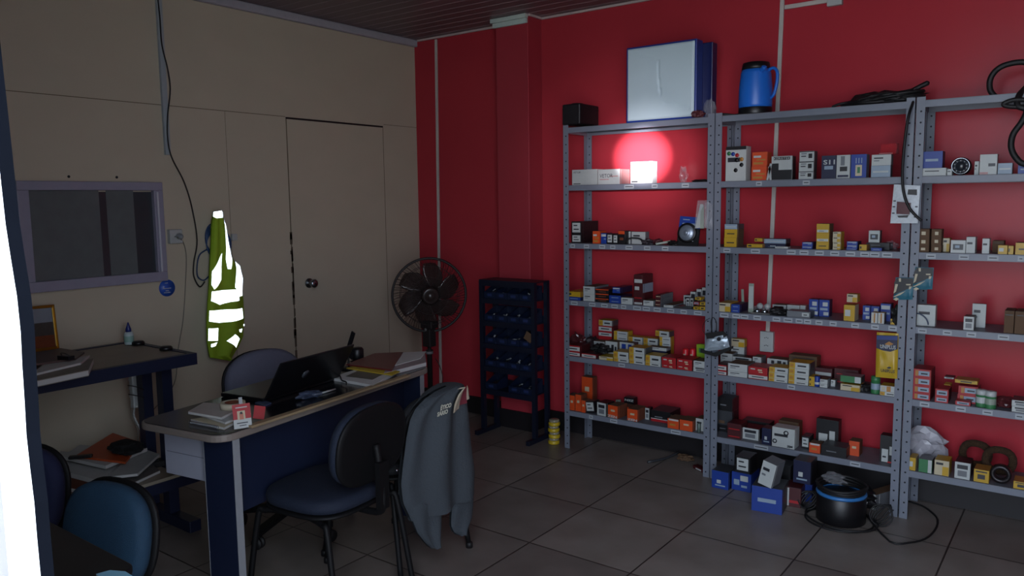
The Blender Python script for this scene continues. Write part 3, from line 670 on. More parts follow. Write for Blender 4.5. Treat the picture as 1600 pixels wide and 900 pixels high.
# ---- right rack
C_(2,1, 1441,1478, 263, 'wp', 'low white carton under the blue one', d=.08, s=.02)
C_(2,1, 1439,1472, 237, 'blu', 'blue carton with white strip lying on a white one', d=.07, s=.03, base=1.673)
C_(2,1, 1479.5,1487, 264, 'wp', 'small white carton left of the round gauge', d=.06, s=.02)
C_(2,1, 1522,1529, 252, 'w', 'thin dark-sided carton beside the pinkish one', d=.08, s=.06)
C_(2,1, 1530,1557, 241.5, 'wpk', 'upright pinkish-white carton', d=.06, s=.02)
C_(2,1, 1558.5,1581, 255, 'lb', 'low grey carton right of the pinkish one', d=.07, s=.02)
C_(2,1, 1590,1612, 257, 'blu', 'blue carton at the photo edge', d=.07, s=.02)
C_(2,2, 1432.5,1451, [384,371,357.5], 'br', 'small brown carton in the left column', d=.07, s=.02)
C_(2,2, 1454.5,1470, [383,371,358], 'br', 'small brown carton in the second column', d=.07, s=.02)
C_(2,2, 1472.5,1483, 372, 'cy', 'cream carton right of the brown columns', d=.06, s=.08)
C_(2,2, 1485,1508, 375, 'pic', 'white carton with dark photo print', d=.06, s=.01)
C_(2,2, 1509,1523, 370, 'wp', 'upright white carton beside the photo-print one', d=.07, s=.02)
C_(2,2, 1534,1545, 372.5, 'wp', 'slim upright white carton alone in the middle', d=.06, s=.02)
C_(2,2, 1550,1568, 376, 'br0', 'brown open carton behind the yellow ones', d=.07, s=.12)
C_(2,2, 1559,1573.5, 383, 'gye', 'small yellow and cream carton', d=.06, s=.01)
C_(2,2, 1575,1583, 384, 'yp', 'small plain yellow carton', d=.06, s=.01)
C_(2,2, 1586,1612, 379, 'yel', 'larger yellow carton at the photo edge', d=.08, s=.01)
C_(2,3, 1432,1460.5, 475.5, 'wp', 'square white sleeve with a grey arc', d=.05, s=.05)
C_(2,3, 1505,1521, 494, 'stk', 'small black carton with white and pink labels', d=.08, s=.02)
C_(2,3, 1518,1539, 474, 'w', 'tall white card carton behind the small black one', d=.02, s=.13)
C_(2,3, 1568,1583, 485, 'br0', 'brown carton with white tape, left of two', d=.12, s=.02)
C_(2,3, 1584.5,1612, 486, 'br0', 'brown carton with white tape at the photo edge', d=.12, s=.02)
C_(2,4, 1425,1453, [612.5,601,588,575.5], 'rw', 'red carton with orange mark and label', d=.12, s=.01)
C_(2,4, 1461,1481.5, [619,607], 'rl', 'red carton with long white label', d=.1, s=.006)
C_(2,4, 1474,1484, [613,600], ['dk0','yp'], ['grey carton beneath a small yellow one','small yellow carton behind the labelled pair'], d=.06, s=.12)
C_(2,4, 1475.5,1490, 588.5, 'stk', 'white labelled carton on a yellow one', d=.06, s=.12, base=.683)
C_(2,4, 1492.5,1516, 625.5, 'rl', 'low red carton before the green cans', d=.05, s=.004)
C_(2,4, 1496,1527, [615,602], 'rw', 'wide red carton', d=.09, s=.06)
C_(2,4, 1492,1527, 592, 'ybar', 'long yellow carton on the wide red ones', d=.08, s=.065, base=.6806)
C_(2,4, 1580.5,1612, [634,624.5], 'stk', 'white labelled dark carton at the photo edge', d=.1, s=.01)
C_(2,5, 1419.5,1430, 714, 'gye', 'yellow and white carton by the left post', d=.08, s=.01)
C_(2,5, 1435,1455.5, 716, 'grn', 'green and white carton', d=.08, s=.012)
C_(2,5, 1459.5,1482, 717.5, 'cy', 'cream carton with a black hook mark', d=.09, s=.012)
C_(2,5, 1491,1515, 720.5, 'stk', 'white-fronted black carton', d=.1, s=.012)
C_(2,5, 1521,1544.5, 732, 'ybar', 'yellow carton with barcode, left of two', d=.09, s=.012)
C_(2,5, 1583,1608, 751, 'ybar', 'yellow carton with barcode at the photo edge', d=.09, s=.012)

# ================================================================== LOOSE THINGS ON THE SHELVES
def spot(u, t, px, s=.03, base=None):
    X, X2, Y, z = place(u, t, px, px+2, s, base); return Vector((X, Y, z+.0006))
def put(b_, name, loc, label, cat, group=None, rz=0, **kw):
    return tag(b_.build(name, loc=loc, rz=rz, **kw), label, cat, group)
def local(px, py, Y, o):
    return at(px, py, 'y', Y)-Vector(o)
# white folded panel in a blue case
A, B_ = at(979, 190, 'y', YS+.02), at(1088, 182, 'y', YS+.02); wv, hv = B_.x-A.x, at(984, 75, 'y', YS+.02).z-1.98
o = empty('light_box', (A.x, YS+.012, 1.9805), 0); m_ = MB(); M_lb = mat('dark_blue_enamel', '#16307c', .35)
m_.box(0, wv, .004, .085, 0, hv, M_lb); m_.box(.012, wv+.055, .085, .15, 0, hv-.012, mat('deep_navy_enamel', '#131c4c', .35)); m_.build('case', o, bevel=.004)
M_panel = mat('bluish_white_sheet', '#b7cbd2', .5, var=.05, scale=5)
from mathutils import noise as NZ
def pan(u, v):
    e = min(u, 1-u, v, 1-v); x = .010+u*(wv-.020); z = .010+v*(hv-.020)
    y = -.0015+.0022*NZ.noise(Vector((u*3, v*3, 1)))
    y -= .008
    if abs(u-.5-.02*math.sin(v*7)) < .012 and .30 < v < .8: y += .007
    dgl = min(abs((1-v)-.1-(u-.2)*.42) if .2 < u < .5 else 9, abs((1-v)-.78-(u-.55)*.3) if .55 < u < .95 else 9)
    if dgl < .012: y += .004
    return (x, y*(1 if e > .01 else 0), z)
m_ = MB(); m_.grid(pan, 60, 60, M_panel); m_.box(.010, wv-.010, .0045, .0050, .01, hv-.01, M_panel); m_.build('front_sheet', o)
tag(o, 'large square white-faced panel in a blue case, standing on the left rack', 'light box')
# black leather case
A = at(879, 197, 'y', YS+.0); B_ = at(907, 197, 'y', YS+.0)
o = empty('black_case', (A.x, YS-.005, 1.9955)); m_ = MB(); M_lea = mat('black_leatherette', '#120f14', .5, bump=.2, scale=40)
ww = B_.x-A.x; m_.box(0, ww, 0, .22, 0, .122, M_lea); m_.build('body', o, bevel=.008)
m_ = MB(); m_.tube([(.02, .05, .12), (.03, .08, .132), (.06, .12, .134), (.08, .15, .122)], .004, M_lea, 6, 4); m_.build('handle', o)
m_ = MB(); m_.box(-.001, ww+.001, -.001, .221, .094, .096, M_hole); m_.build('lid_seam', o)
tag(o, 'black leatherette case on the upper left corner of the left rack', 'case')
# crumpled clear bags
def film(loc, sx, sy, sz, label, seed, mt=None, amp=.3, rz=0, tilt=None, cat='plastic bag', name='plastic_bag', group=None):
    o = blob(sx, sy, sz, mt or M_plastic, seed, amp, 3, 2.6).build(name, loc=loc, rz=rz)
    if tilt: o.rotation_euler.y = tilt
    return tag(o, label, cat, group)
p0 = at(1107, 181, 'y', YS+.12); film((p0.x+.034, p0.y-.06, 1.981), .030, .034, .05, 'crumpled clear bag of small parts beside the white panel', 4)
m_ = blob(.035, .03, .02, mat('dark_red_parts', '#4a1c22', .5), 9); put(m_, 'loose_parts', (p0.x-.01, p0.y-.112, 1.981), 'dark reddish parts in front of the clear bag, left rack top', 'parts')
p0 = at(1132, 180, 'y', YS+.10); m_ = MB()
m_.tube([(.055*math.cos(a)*1.4, .05*math.sin(a), .008+.004*math.sin(3*a)) for a in [i*.3 for i in range(21)]], .007, M_rubber, 6, closed=True)
put(m_, 'rubber_ring', (p0.x, p0.y, 1.981), 'flat black rubber ring lying where the left and middle racks meet', 'rubber ring')
# jug
p0 = at(1180, 175, 'y', YS+.1); o = empty('thermos_jug', (p0.x, p0.y, 1.9805)); sc_ = (at(1205, 175, 'y', YS+.1).x-at(1155, 175, 'y', YS+.1).x)/2
M_jug = mat('bright_blue_plastic', '#1d68c8', .38, var=.05); Rj = sc_; hj = at(1180, 98, 'y', YS+.1).z-1.98
m_ = MB(); m_.lathe([(Rj*.97, .034), (Rj, .05), (Rj*.99, hj*.5), (Rj*.9, hj*.78), (Rj*.84, hj*.86)], M_jug); m_.build('body', o)
m_ = MB(); m_.lathe([(Rj*.98, 0), (Rj*1.0, .005), (Rj*1.0, .034), (Rj*.95, .040)], M_black); m_.build('base_ring', o)
m_ = MB(); m_.lathe([(Rj*.85, hj*.855), (Rj*.84, hj*.9), (Rj*.78, hj*.985), (Rj*.6, hj), (.001, hj)], M_black); m_.build('lid', o)
m_ = MB(); m_.tube([(Rj*.82, -.01, hj*.83), (Rj*1.15, -.015, hj*.85), (Rj*1.38, -.02, hj*.76), (Rj*1.36, -.02, hj*.55), (Rj*1.18, -.015, hj*.36), (Rj*.97, -.01, hj*.30)], .0085, M_jug, 8, 6); m_.build('handle', o)
m_ = MB(); m_.tube([(Rj*.5, -Rj*.55, hj*.82), (Rj*.72, -Rj*.75, hj*.83), (Rj*.8, -Rj*.86, hj*.87)], [.014, .010], M_jug, 8, 4); m_.build('spout', o)
tag(o, 'blue plastic thermos jug with black lid on the middle rack', 'jug')
# black cable bundle on top
p0 = at(1378, 162, 'y', YS+.13); o = empty('cable_bundle', (p0.x, p0.y, 1.9815)); m_ = MB(); rr = random.Random(5)
for k in range(15):
    a0 = rr.uniform(0, 6); L_ = rr.uniform(.10, .19)
    m_.tube([(L_*math.cos(a0*.1+a), rr.uniform(.05, .085)*math.sin(a), .012+.0035*k*(.6+.4*math.cos(a))) for a in [2*math.pi*i/16 for i in range(16)]], .008, M_rubber, 6, 2, closed=True)
m_.build('loops', o)
m_ = MB(); m_.tube([(.12, -.02, .05), (.17, -.02, .075), (.205, -.02, .09)], [.012, .004], M_rubber, 6, 4); m_.tube([(-.12, -.02, .03), (-.19, -.03, .02), (-.22, -.04, .008)], .007, M_rubber, 6, 4); m_.build('loose_end', o)
m_ = blob(.15, .06, .035, M_rubber, 21, .3); m_.build('wrap', o)
tag(o, 'heap of black cables and straps on top of the middle rack', 'cable bundle')
# cable dangling in front of the post
Yd = YS-.050
P = [at(x, y, 'y', Yd) for x, y in ((1424, 158), (1420, 180), (1415, 210), (1411, 250), (1410, 280), (1413, 305), (1421, 325), (1432, 338), (1440, 345))]
P[0] = Vector((P[0].x, YS+.02, 1.992)); m_ = MB(); m_.tube(P, .0065, M_rubber, 8, 5)
tag(m_.build('black_hose'), 'thin black hose dangling from the middle rack top past a blister pack', 'hose')
# thick hose loops on the right rack
Yh = YS+.1; m_ = MB()
m_.tube([at(x, y, 'y', Yh) for x, y in ((1556, 152), (1547, 140), (1548, 122), (1560, 107), (1580, 99), (1604, 98), (1622, 112), (1620, 135), (1604, 150))], .0125, M_rubber, 10, 6)
Yh2 = YS-.03
m_.tube([at(1612, 128, 'y', Yh), at(1600, 140, 'y', YS+.03), at(1592, 150, 'y', YS-.01), at(1590, 165, 'y', Yh2), at(1604, 172, 'y', Yh2), at(1597, 190, 'y', Yh2), at(1583, 210, 'y', Yh2), at(1580, 230, 'y', Yh2), at(1587, 246, 'y', Yh2), at(1600, 256, 'y', Yh2), at(1622, 252, 'y', Yh2)], .0125, M_rubber, 10, 6)
m_.tube([at(x, y, 'y', Yh2) for x, y in ((1606, 156), (1585, 156), (1570, 161), (1570, 165), (1584, 167), (1606, 166))], .010, M_rubber, 10, 5)
tag(m_.build('black_hose'), 'thick looping black hose over the right rack top at the photo edge', 'hose')
# second shelf bits
p0 = spot(0, 1, 1068, .05); film(p0, .02, .012, .045, 'torn clear plastic bag standing right of the torch-lit carton', 12, mat('thin_clear_film', '#a8a8ae', .2, alpha=.09, spec=.8), amp=.6)
p0 = spot(0, 1, 1094, .08); put(blob(.045, .04, .008, M_rubber, 3), 'rubber_gasket', p0, 'flat black gasket at the right end of the second shelf, left rack', 'gasket')
q1 = spot(1, 1, 1386, .05, 1.74); m_ = MB(); M_rp = mat('clear_red_plastic', '#c02830', .15, alpha=.45, spec=.8)
m_.box(-.035, .045, 0, .06, 0, .004, M_rp); m_.box(-.035, .045, .056, .06, .004, .05, M_rp); m_.box(.041, .045, 0, .056, .004, .05, M_rp); m_.box(-.03, .03, -.001, 0, .002, .005, cm('pink'))
top = max((o for o in COL.objects if o.get('label', '').startswith('grey-white carton on another')), default=None, key=lambda o: 1) if False else None
tz = [o for o in COL.objects if o.get('label', '').startswith('grey-white carton on another')][0]; hz = tz.location.z+max(v.co.z for v in tz.data.vertices)+.0008
put(m_, 'plastic_tray', (q1.x, YS+.022, hz), 'clear red plastic tray on the two grey-white cartons', 'tray', bevel=.001)
m_ = MB(); m_.box(-.006, .006, 0, .003, 0, .075, M_white); m_.box(-.002, .010, -.002, 0, .005, .07, M_white)
for px, nm in ((1199, 'left'), (1204, 'right')):
    f_ = MB(); T = Matrix.Rotation(.2 if nm == 'left' else -.1, 4, 'Y'); f_.box(-.006, .005, 0, .002, 0, .085 if nm == 'left' else .07, M_white, T=T)
    put(f_, 'paper_flap', spot(1, 1, px, .012), 'torn white card %s beside the orange-red stack, second shelf' % ('leaning' if nm == 'left' else 'slip'), 'card')
# round gauge
p0 = spot(2, 1, 1501, .05); o = empty('round_gauge', p0); rg = .040; T = Matrix.Translation((0, 0, rg+.001)) @ Matrix.Rotation(math.pi/2, 4, 'X')
m_ = MB(); m_.lathe([(rg*.9, -.03), (rg, -.025), (rg, .012), (rg*.92, .016)], M_black, 28, T); m_.build('housing', o)
m_ = MB(); m_.lathe([(rg*.93, .014), (rg*.97, .019), (rg*.84, .021), (rg*.80, .017)], M_chrome, 28, T, cap=False); m_.build('rim', o)
m_ = MB(); m_.lathe([(rg*.78, .0165), (rg*.78, .0172)], mat('gauge_face', '#23262c', .2), 28, T)
for a in range(10): m_.box(-.001, .001, -.0185, -.0175, rg*.55, rg*.7, M_white, T=Matrix.Translation((0, 0, rg)) @ Matrix.Rotation(a*.63, 4, 'Y'))
m_.build('dial', o); tag(o, 'round black gauge with silver rim on the right rack', 'gauge')
# third shelf, left: belt, wrapped parts, disc horn, strips
p0 = spot(0, 2, 991, .03); m_ = MB(); m_.tube([(.055*math.cos(a), .012*math.sin(2*a), .004+.034*math.sin(a)) for a in [math.pi*i/14 for i in range(15)]], .0055, M_rubber, 6)
put(m_, 'drive_belt', p0, 'curved black belt in front of the white cartons, left rack', 'belt')
for px, s_, sx, sy, sz, mt, lb, sd in ((1012,.05,.03,.03,.018,mat('dark_parts','#2c262c',.5),'dark wrapped part just right of the white cartons',31),
      (1026,.09,.04,.03,.016,mat('dark_red_parts','#4a1c22',.5),'dark reddish wrapped part in the middle of the third shelf',32)):
    put(blob(sx, sy, sz, mt, sd, .35), 'wrapped_part', spot(0, 2, px, s_), lb+', left rack' if px != 1026 else 'dark reddish wrapped part, middle of the third shelf', 'wrapped part', 'wrapped parts on the third shelf')
m_ = MB(); T = Matrix.Rotation(-.18, 4, 'Y'); m_.box(-.045, .045, 0, .03, 0, .012, cm('pale'), T=T); m_.box(-.04, .02, -.0005, 0, .004, .008, M_white, T=T)
put(m_, 'pale_packet', spot(0, 2, 1036, .02)+Vector((0, 0, .008)), 'slanting pale-green packet left of the disc horn', 'packet', bevel=.002)
put(blob(.028, .03, .014, M_rubber, 35, .35), 'wrapped_part', spot(0, 2, 1051, .03), 'dark knotted part touching the slanting packet', 'wrapped part', 'wrapped parts on the third shelf')
p0 = spot(0, 2, 1057, .05); o = empty('horn_pack', p0); m_ = MB(); wd = .125; hd = .165
T = Matrix.Rotation(.07, 4, 'Y') @ Matrix.Rotation(-.12, 4, 'X'); m_.prism([(0, 0), (wd, 0), (wd+.003, .004), (wd, .008), (0, .008)], 0, hd*.62, M_black, T=T)
m_.build('blister_base', o); m_ = MB(); m_.prism([(.0, 0), (wd, 0), (wd, .008), (0, .008)], hd*.62, hd, cm('blue'), T=T); m_.box(.02, wd-.02, -.001, 0, hd*.7, hd*.78, cm('lblue'), T=T); m_.box(.02, .06, -.001, 0, hd*.88, hd*.91, cm('lblue'), T=T); m_.build('card_header', o)
T2 = T @ Matrix.Translation((wd*.46, -.002, hd*.45)) @ Matrix.Rotation(math.pi/2, 4, 'X'); m_ = MB()
m_.lathe([(.056, -.002), (.056, .010), (.048, .014)], M_black, 28, T2); m_.build('horn_rim', o)
m_ = MB(); m_.lathe([(.044, .012), (.042, .017), (.02, .019), (.010, .022), (.009, .026), (.001, .026)], mat('satin_silver', '#8d99a8', .35, .6), 28, T2); m_.build('silver_disc', o)
m_ = MB(); [m_.lathe([(.006, .010), (.004, .016), (.001, .017)], M_chrome, 10, T @ Matrix.Translation((x, -.002, z)) @ Matrix.Rotation(math.pi/2, 4, 'X')) for x, z in ((.10, .03),)]; m_.build('screw_head', o)
tag(o, 'blue and black horn pack with a big silver disc, left rack', 'horn pack')
Yp = YS-.004
def hang(name, quad, Y, mt, label, cat, thick=.008, nz=.003, seed=0, group=None):
    """a pouch or card hanging against a post: outline as picture points on the plane y=Y"""
    P = [at(x, y, 'y', Y) for x, y in quad]; o = empty(name, P[0]); tl, tr, br_, bl = [p-P[0] for p in P]
    m_ = MB()
    def fn(u, v, sgn=1):
        p = (bl*(1-v)+tl*v)*(1-u)+(br_*(1-v)+tr*v)*u
        e = min(u, 1-u, v, 1-v); q = thick*.5*min(1, e*7)
        return (p.x, -sgn*q+nz*NZ.noise(Vector((u*4+seed, v*5, 2)))*min(1, e*9), p.z)
    m_.grid(lambda u, v: fn(u, v, 1), 14, 18, mt); m_.grid(lambda u, v: fn(u, v, -1), 14, 18, mt, True)
    m_.build('pouch', o); tag(o, label, cat, group)
    def sub(nm, pts, mt2, dy=-.0035, th=.0015):
        k = MB(); Q = [at(x, y, 'y', Y)-P[0] for x, y in pts]; n_ = len(Q)
        vs = [(q.x, dy-thick*.5, q.z) for q in Q]+[(q.x, dy-thick*.5+th, q.z) for q in Q]
        fs = [tuple(range(n_))[::-1], tuple(range(n_, 2*n_))]+[(i, (i+1) % n_, n_+(i+1) % n_, n_+i) for i in range(n_)]
        k.add(vs, fs, mt2); return k.build(nm, o)
    return o, sub
o, sub = hang('strip_bag', [(1090, 313), (1108, 313), (1106, 356), (1085, 357)], YS-.012, M_plastic, 'clear bag of white strips hanging on the post of the left rack', 'plastic bag')
sub('white_strip', [(1094, 319), (1099, 319), (1094, 356), (1086, 357)], cm('white'), .004); sub('white_strip', [(1095, 330), (1100, 320), (1100, 357), (1094, 357)], cm('pale'), .002)
o, sub = hang('film_bag', [(1101, 316), (1113, 318), (1113, 358), (1101, 356)], YS-.026, M_plastic, 'empty clear film bag over the post beside the white strips', 'plastic bag', seed=3)
# silver bag on a wire between the racks
Yg = YS-.028; M_silver = mat('silvery_film', '#a9b7c2', .25, .25, bump=.8, scale=12, bscale=25)
o, sub = hang('silver_bag', [(1106, 526), (1134, 520), (1141, 545), (1100, 549)], Yg, M_silver, 'silvery packed part hanging on a wire between left and middle racks', 'hanging bag', .03, .012)
sub('dark_border', [(1096, 545), (1115, 551), (1146, 540), (1146, 544), (1120, 557), (1096, 550)], M_rubber, 0, .012)
sub('dark_header', [(1104, 520), (1130, 517), (1138, 523), (1134, 526), (1106, 529)], M_rubber, 0, .010)
sub('round_mark', [(1125+3.2*math.cos(a), 529+3.2*math.sin(a)) for a in [i*.628 for i in range(10)]], cm('ink'), -.002)
k = MB(); k.tube([at(x, y, 'y', Yg)-o.location for x, y in ((1112, 519), (1111, 503), (1114, 496), (1119, 503), (1119, 518))], .0022, M_rubber, 6, 5)
k.tube([at(x, y, 'y', Yg)-o.location for x, y in ((1104, 525), (1098, 515), (1101, 503), (1109, 497))], .0015, M_rubber, 6, 5); k.build('hanging_wire', o)
# blister pack between middle and right racks
o, sub = hang('blister_pack', [(1397, 288), (1438, 290), (1434, 349), (1391, 349)], YS-.026, mat('printed_white_card', '#b9c0c6', .4, var=.25, scale=90), 'white blister pack with a dark red part hanging on the middle post', 'blister pack', .004, .001)
sub('dark_red_part', [(1403, 315), (1424, 317), (1422, 335), (1402, 334)], mat('dark_red_plastic', '#4c1019', .25), -.02, .02); sub('black_print', [(1402, 337), (1420, 336), (1418, 340), (1404, 340)], cm('black'), -.001)
sub('black_print', [(1419, 296), (1433, 296), (1433, 305), (1418, 304)], cm('black'), -.001)
for k_, (x, y) in enumerate(((1396, 313), (1395, 322), (1394, 332), (1428, 338), (1430, 322))): sub('small_print', [(x, y), (x+4, y), (x+4, y+2), (x, y+2)], cm('ink'), -.001)
# two card packs with gloves
def glove(x, y, lab, Yq):
    k_ = lambda pts: [(x+a/12.86, y+b/12.86) for a, b in pts]
    o, sub = hang('glove_pack', k_([(250, 300), (620, 310), (590, 750), (200, 750)]), Yq, cm('teal'), lab, 'glove pack', .008, .002, group='teal packs hung on the posts')
    sub('black_glove', k_([(280, 310), (610, 320), (600, 480), (430, 560), (330, 600), (220, 640), (230, 400)]), cm('black'), -.004)
    for pts in ([(320, 315), (365, 315), (365, 385), (325, 385)], [(255, 430), (305, 435), (265, 580), (215, 620)], [(465, 430), (560, 430), (555, 460), (470, 455)],
                [(200, 690), (330, 620), (460, 570), (350, 650), (240, 690)], [(210, 735), (270, 700), (330, 730), (270, 768)], [(530, 480), (580, 480), (560, 530), (520, 540)]):
        sub('white_print', k_(pts), cm('cream'), -.006)
    return o
glove(1380, 410, 'teal and black glove pack hung lower, on the middle rack post', YS-.012)
glove(1411, 394, 'teal and black glove pack hung higher, on the right rack post', YS-.012)
# yellow and blue bag
o, sub = hang('printed_bag', [(1370, 519), (1404, 521), (1402, 592), (1368, 589)], YS-.010, mat('yellow_film', '#b39426', .35, var=.12, scale=8), 'tall yellow and blue printed bag hanging at the right post of the middle rack', 'printed bag', .02, .004)
sub('blue_band', [(1370.5, 523), (1403.5, 524), (1403, 545), (1392, 549), (1380, 547), (1370, 543)], cm('blue') if False else cm('navy'), -.002); sub('blue_band', [(1371, 524), (1403.5, 525), (1403, 531), (1371, 530)], mat('print_royal', '#1c3370', .4), -.003)
L0 = at(1376, 543, 'y', YS-.010)-o.location; t_ = text('UNIPLUS', .026, cm('white'), o, (L0.x, -.0155, L0.z), bold=.0005); t_.scale = (.68, 1, 1)
L0 = at(1377, 580, 'y', YS-.010)-o.location; t_ = text('UNIPLUS', .022, cm('ink'), o, (L0.x, -.0155, L0.z), bold=.0003); t_.scale = (.72, 1, 1)
sub('crest', [(1383, 537), (1390, 533), (1397, 537), (1390, 540)], cm('gold'), -.003); sub('crest', [(1386, 574), (1390, 572), (1394, 574), (1390, 576)], cm('ink'), -.002)
# fourth shelf, middle: strips, blister, pouch
m_ = MB(); m_.box(-.014, .014, 0, .004, 0, .155, cm('pale')); m_.box(-.012, .012, -.0008, 0, .02, .14, cm('white')); put(m_, 'paper_strip', spot(1, 3, 1173, .06), 'tall pale-green card strip standing on the fourth shelf, middle rack', 'card', bevel=.001)
m_ = MB(); m_.box(-.007, .007, 0, .004, 0, .11, cm('pale'), T=Matrix.Rotation(-.06, 4, 'Y')); put(m_, 'paper_strip', spot(1, 3, 1161, .14)+Vector((0, 0, .002)), 'narrow card strip leaning left of the tall pale-green one', 'card', bevel=.001)
p0 = spot(1, 3, 1187, .015); o = empty('bulb_pack', p0); m_ = MB(); m_.box(-.05, .05, 0, .07, 0, .006, M_darkpaper); m_.build('tray', o, bevel=.002)
for x, y, z_, c in ((-.018, .05, .038, M_white), (.022, .05, .038, M_white), (-.022, .02, .014, M_chrome), (.018, .02, .014, M_chrome)):
    m_ = MB(); m_.lathe([(.006, -.025), (.016, -.008), (.0165, .0), (.010, .008), (.001, .011)], c, 14, Matrix.Translation((x, y, z_)) @ Matrix.Rotation(1.2, 4, 'X')); m_.build('bulb', o)
film_ = MB(); film_.grid(lambda u, v: (-.05+.1*u, .004+.064*v, .008+.042*math.sin(math.pi*min(1, .15+v*.75))*(.6+.4*math.sin(math.pi*u))), 8, 8, M_plastic); film_.build('clear_cover', o)
tag(o, 'clear pack with four round bulbs beside the card strip', 'bulb pack')
put(blob(.048, .035, .022, M_rubber, 41, .2), 'black_pouch', spot(1, 3, 1216, .045), 'black pouch lying in front of the white label carton', 'pouch')
put(blob(.02, .02, .045, M_rubber, 43, .5), 'black_cord_coil', spot(1, 3, 1402, .022)-Vector((.008, 0, 0)), 'knot of black cord by the right post of the middle rack', 'cord')
# third shelf middle: film
film(spot(1, 2, 1397, .15)-Vector((.01, 0, 0)), .03, .04, .02, 'small crumpled clear film at the right of the third shelf', 17)
# fourth shelf right: arc printed on sleeve is a ring gasket
m_ = MB(); T = Matrix.Translation((0, 0, 0)); m_.tube([(-.03+.055*math.sin(a), 0, .055*math.cos(a)) for a in [-.3+i*.12 for i in range(16)]], .0028, mat('steel_blue_tube', '#39465c', .4, .3), 8)
put(m_, 'curved_tube', spot(2, 3, 1441, .035)+Vector((.0, 0, .004)), 'thin curved steel tube leaning on the square white sleeve', 'tube')
# fifth shelf left: dark bags, red plugs, green pack
film(spot(0, 4, 903, .182), .055, .04, .055, 'reddish clear bag heaped on the left end of the fifth shelf', 51, mat('reddish_film', '#59282c', .25, alpha=.75, spec=.8), .35, cat='plastic bag')
put(blob(.055, .04, .028, M_rubber, 53, .4), 'rubber_parts', spot(0, 4, 940, .055)+Vector((0, 0, .032)), 'clump of black rubber parts over the cream carton, fifth shelf', 'rubber parts')
put(blob(.045, .05, .05, mat('dark_brown_wrap', '#261a1e', .6), 55, .3), 'dark_bag', spot(0, 4, 926, .205), 'dark wrapped bag behind the reddish one, fifth shelf', 'bag')
for i, px in enumerate((1071, 1082)):
    p0 = spot(0, 4, px, .15); o = empty('red_plug', p0); o.scale = (1, 1, (at(px, 544, 'y', YS+.15).z-TZ[4])/.066); m_ = MB(); m_.lathe([(.017, 0), (.018, .004), (.018, .058), (.014, .064), (.001, .066)], mat('red_plastic', '#c8202a', .35), 16); m_.build('sleeve', o)
    m_ = MB(); m_.box(-.006, .006, -.0188, -.0178, .02, .045, cm('cream')); m_.build('label_patch', o)
    tag(o, 'red plastic tube standing by the post, the %s of two' % ('left', 'right')[i], 'tube', 'red tubes by the post')
m_ = MB(); m_.box(0, .075, 0, .03, 0, .095, mat('lime_film', '#7da024', .4), T=Matrix.Rotation(-.05, 4, 'Y')); m_.box(.01, .05, -.001, 0, .06, .08, cm('green'))
m_.v = [Vector((v.x, v.y, v.z*(at(1089, 538, 'y', YS+.14).z-TZ[4])/.095)) for v in m_.v]
put(m_, 'green_packet', spot(0, 4, 1089, .14), 'lime-green packet behind the right post, fifth shelf', 'packet', bevel=.005)
# fifth shelf middle
p0 = spot(1, 4, 1276.5, .02); o = empty('blue_can', p0); m_ = MB(); m_.lathe([(.012, 0), (.0135, .002), (.0135, .05), (.012, .053), (.001, .053)], cm('blue'), 18); m_.build('body', o)
m_ = MB(); m_.lathe([(.0138, .012), (.0138, .024)], cm('white'), 18, cap=False); m_.build('label_band', o); tag(o, 'small blue can between small yellow and white cartons', 'can')
def can(u, t, px, s_, r, h, c1, c2, lab, ctop='white'):
    o = empty('can', spot(u, t, px, s_)); m_ = MB(); m_.lathe([(r*.95, 0), (r, .003), (r, h*.8)], cm(c1), 18); m_.build('body', o)
    m_ = MB(); m_.lathe([(r, h*.72), (r*1.02, h*.8), (r*.98, h), (r*.6, h*1.02), (.001, h*1.02)], cm(ctop), 18); m_.build('cap', o)
    m_ = MB(); m_.lathe([(r*1.01, h*.25), (r*1.01, h*.6)], cm(c2), 18, cap=False); m_.build('label_band', o); return tag(o, lab, 'can')
can(1, 4, 1362.5+5, .03, .021, .085, 'green', 'lblue', 'green can with a pale blue label, fifth shelf, middle rack', 'green')
can(2, 4, 1533, .03, .023, .078, 'green', 'white', 'white-capped green can, left of two on the right rack')
can(2, 4, 1547, .02, .023, .078, 'green', 'pale', 'white-capped green can, right of two on the right rack')
film(spot(2, 4, 1570, .08), .045, .04, .025, 'low clear pack with reddish parts behind the green cans', 61, mat('reddish_film', '#59282c'), .3, cat='pack', name='clear_pack')
put(blob(.03, .03, .02, M_rubber, 63, .35), 'black_fitting', spot(1, 4, 1353, .05), 'black fitting left of the green can, fifth shelf', 'fitting')
# lowest shelves
put(blob(.05, .05, .022, cm('brown'), 71, .35), 'crumpled_card', spot(0, 5, 935, .17), 'crumpled brown cardboard behind the leaning black cartons', 'cardboard')
put(blob(.035, .03, .035, cm('dgrey'), 73, .35), 'dark_fitting', spot(0, 5, 898, .17), 'dark fitting behind the orange cartons, far left', 'fitting')
m_ = MB(); m_.lathe([(.020, 0), (.021, .003), (.021, .028), (.017, .034), (.017, .055), (.001, .056)], cm('pale'), 18); put(m_, 'white_fitting', spot(0, 5, 966, .22)+Vector((0, 0, 0)), 'pale ribbed fitting behind the first ZEN carton', 'fitting')
m_ = MB(); m_.lathe([(.009, 0), (.010, .002), (.010, .05), (.006, .055)], mat('dull_green_metal', '#56655e', .4, .4), 14); put(m_, 'small_tube', spot(0, 5, 1092, .02), 'small dull tube standing below the white carton by the post', 'tube')
for i, (px, nm) in enumerate(((1051, 'left'), (1071, 'right'))):
    m_ = MB(); T = Matrix.Rotation(.55, 4, 'X'); m_.box(-.03, .04, 0, .004, 0, .06, cm('brown'), T=T); put(m_, 'card_flap', spot(0, 5, px, .115), 'open brown card flap over the %s orange carton' % nm, 'cardboard', 'open card flaps')
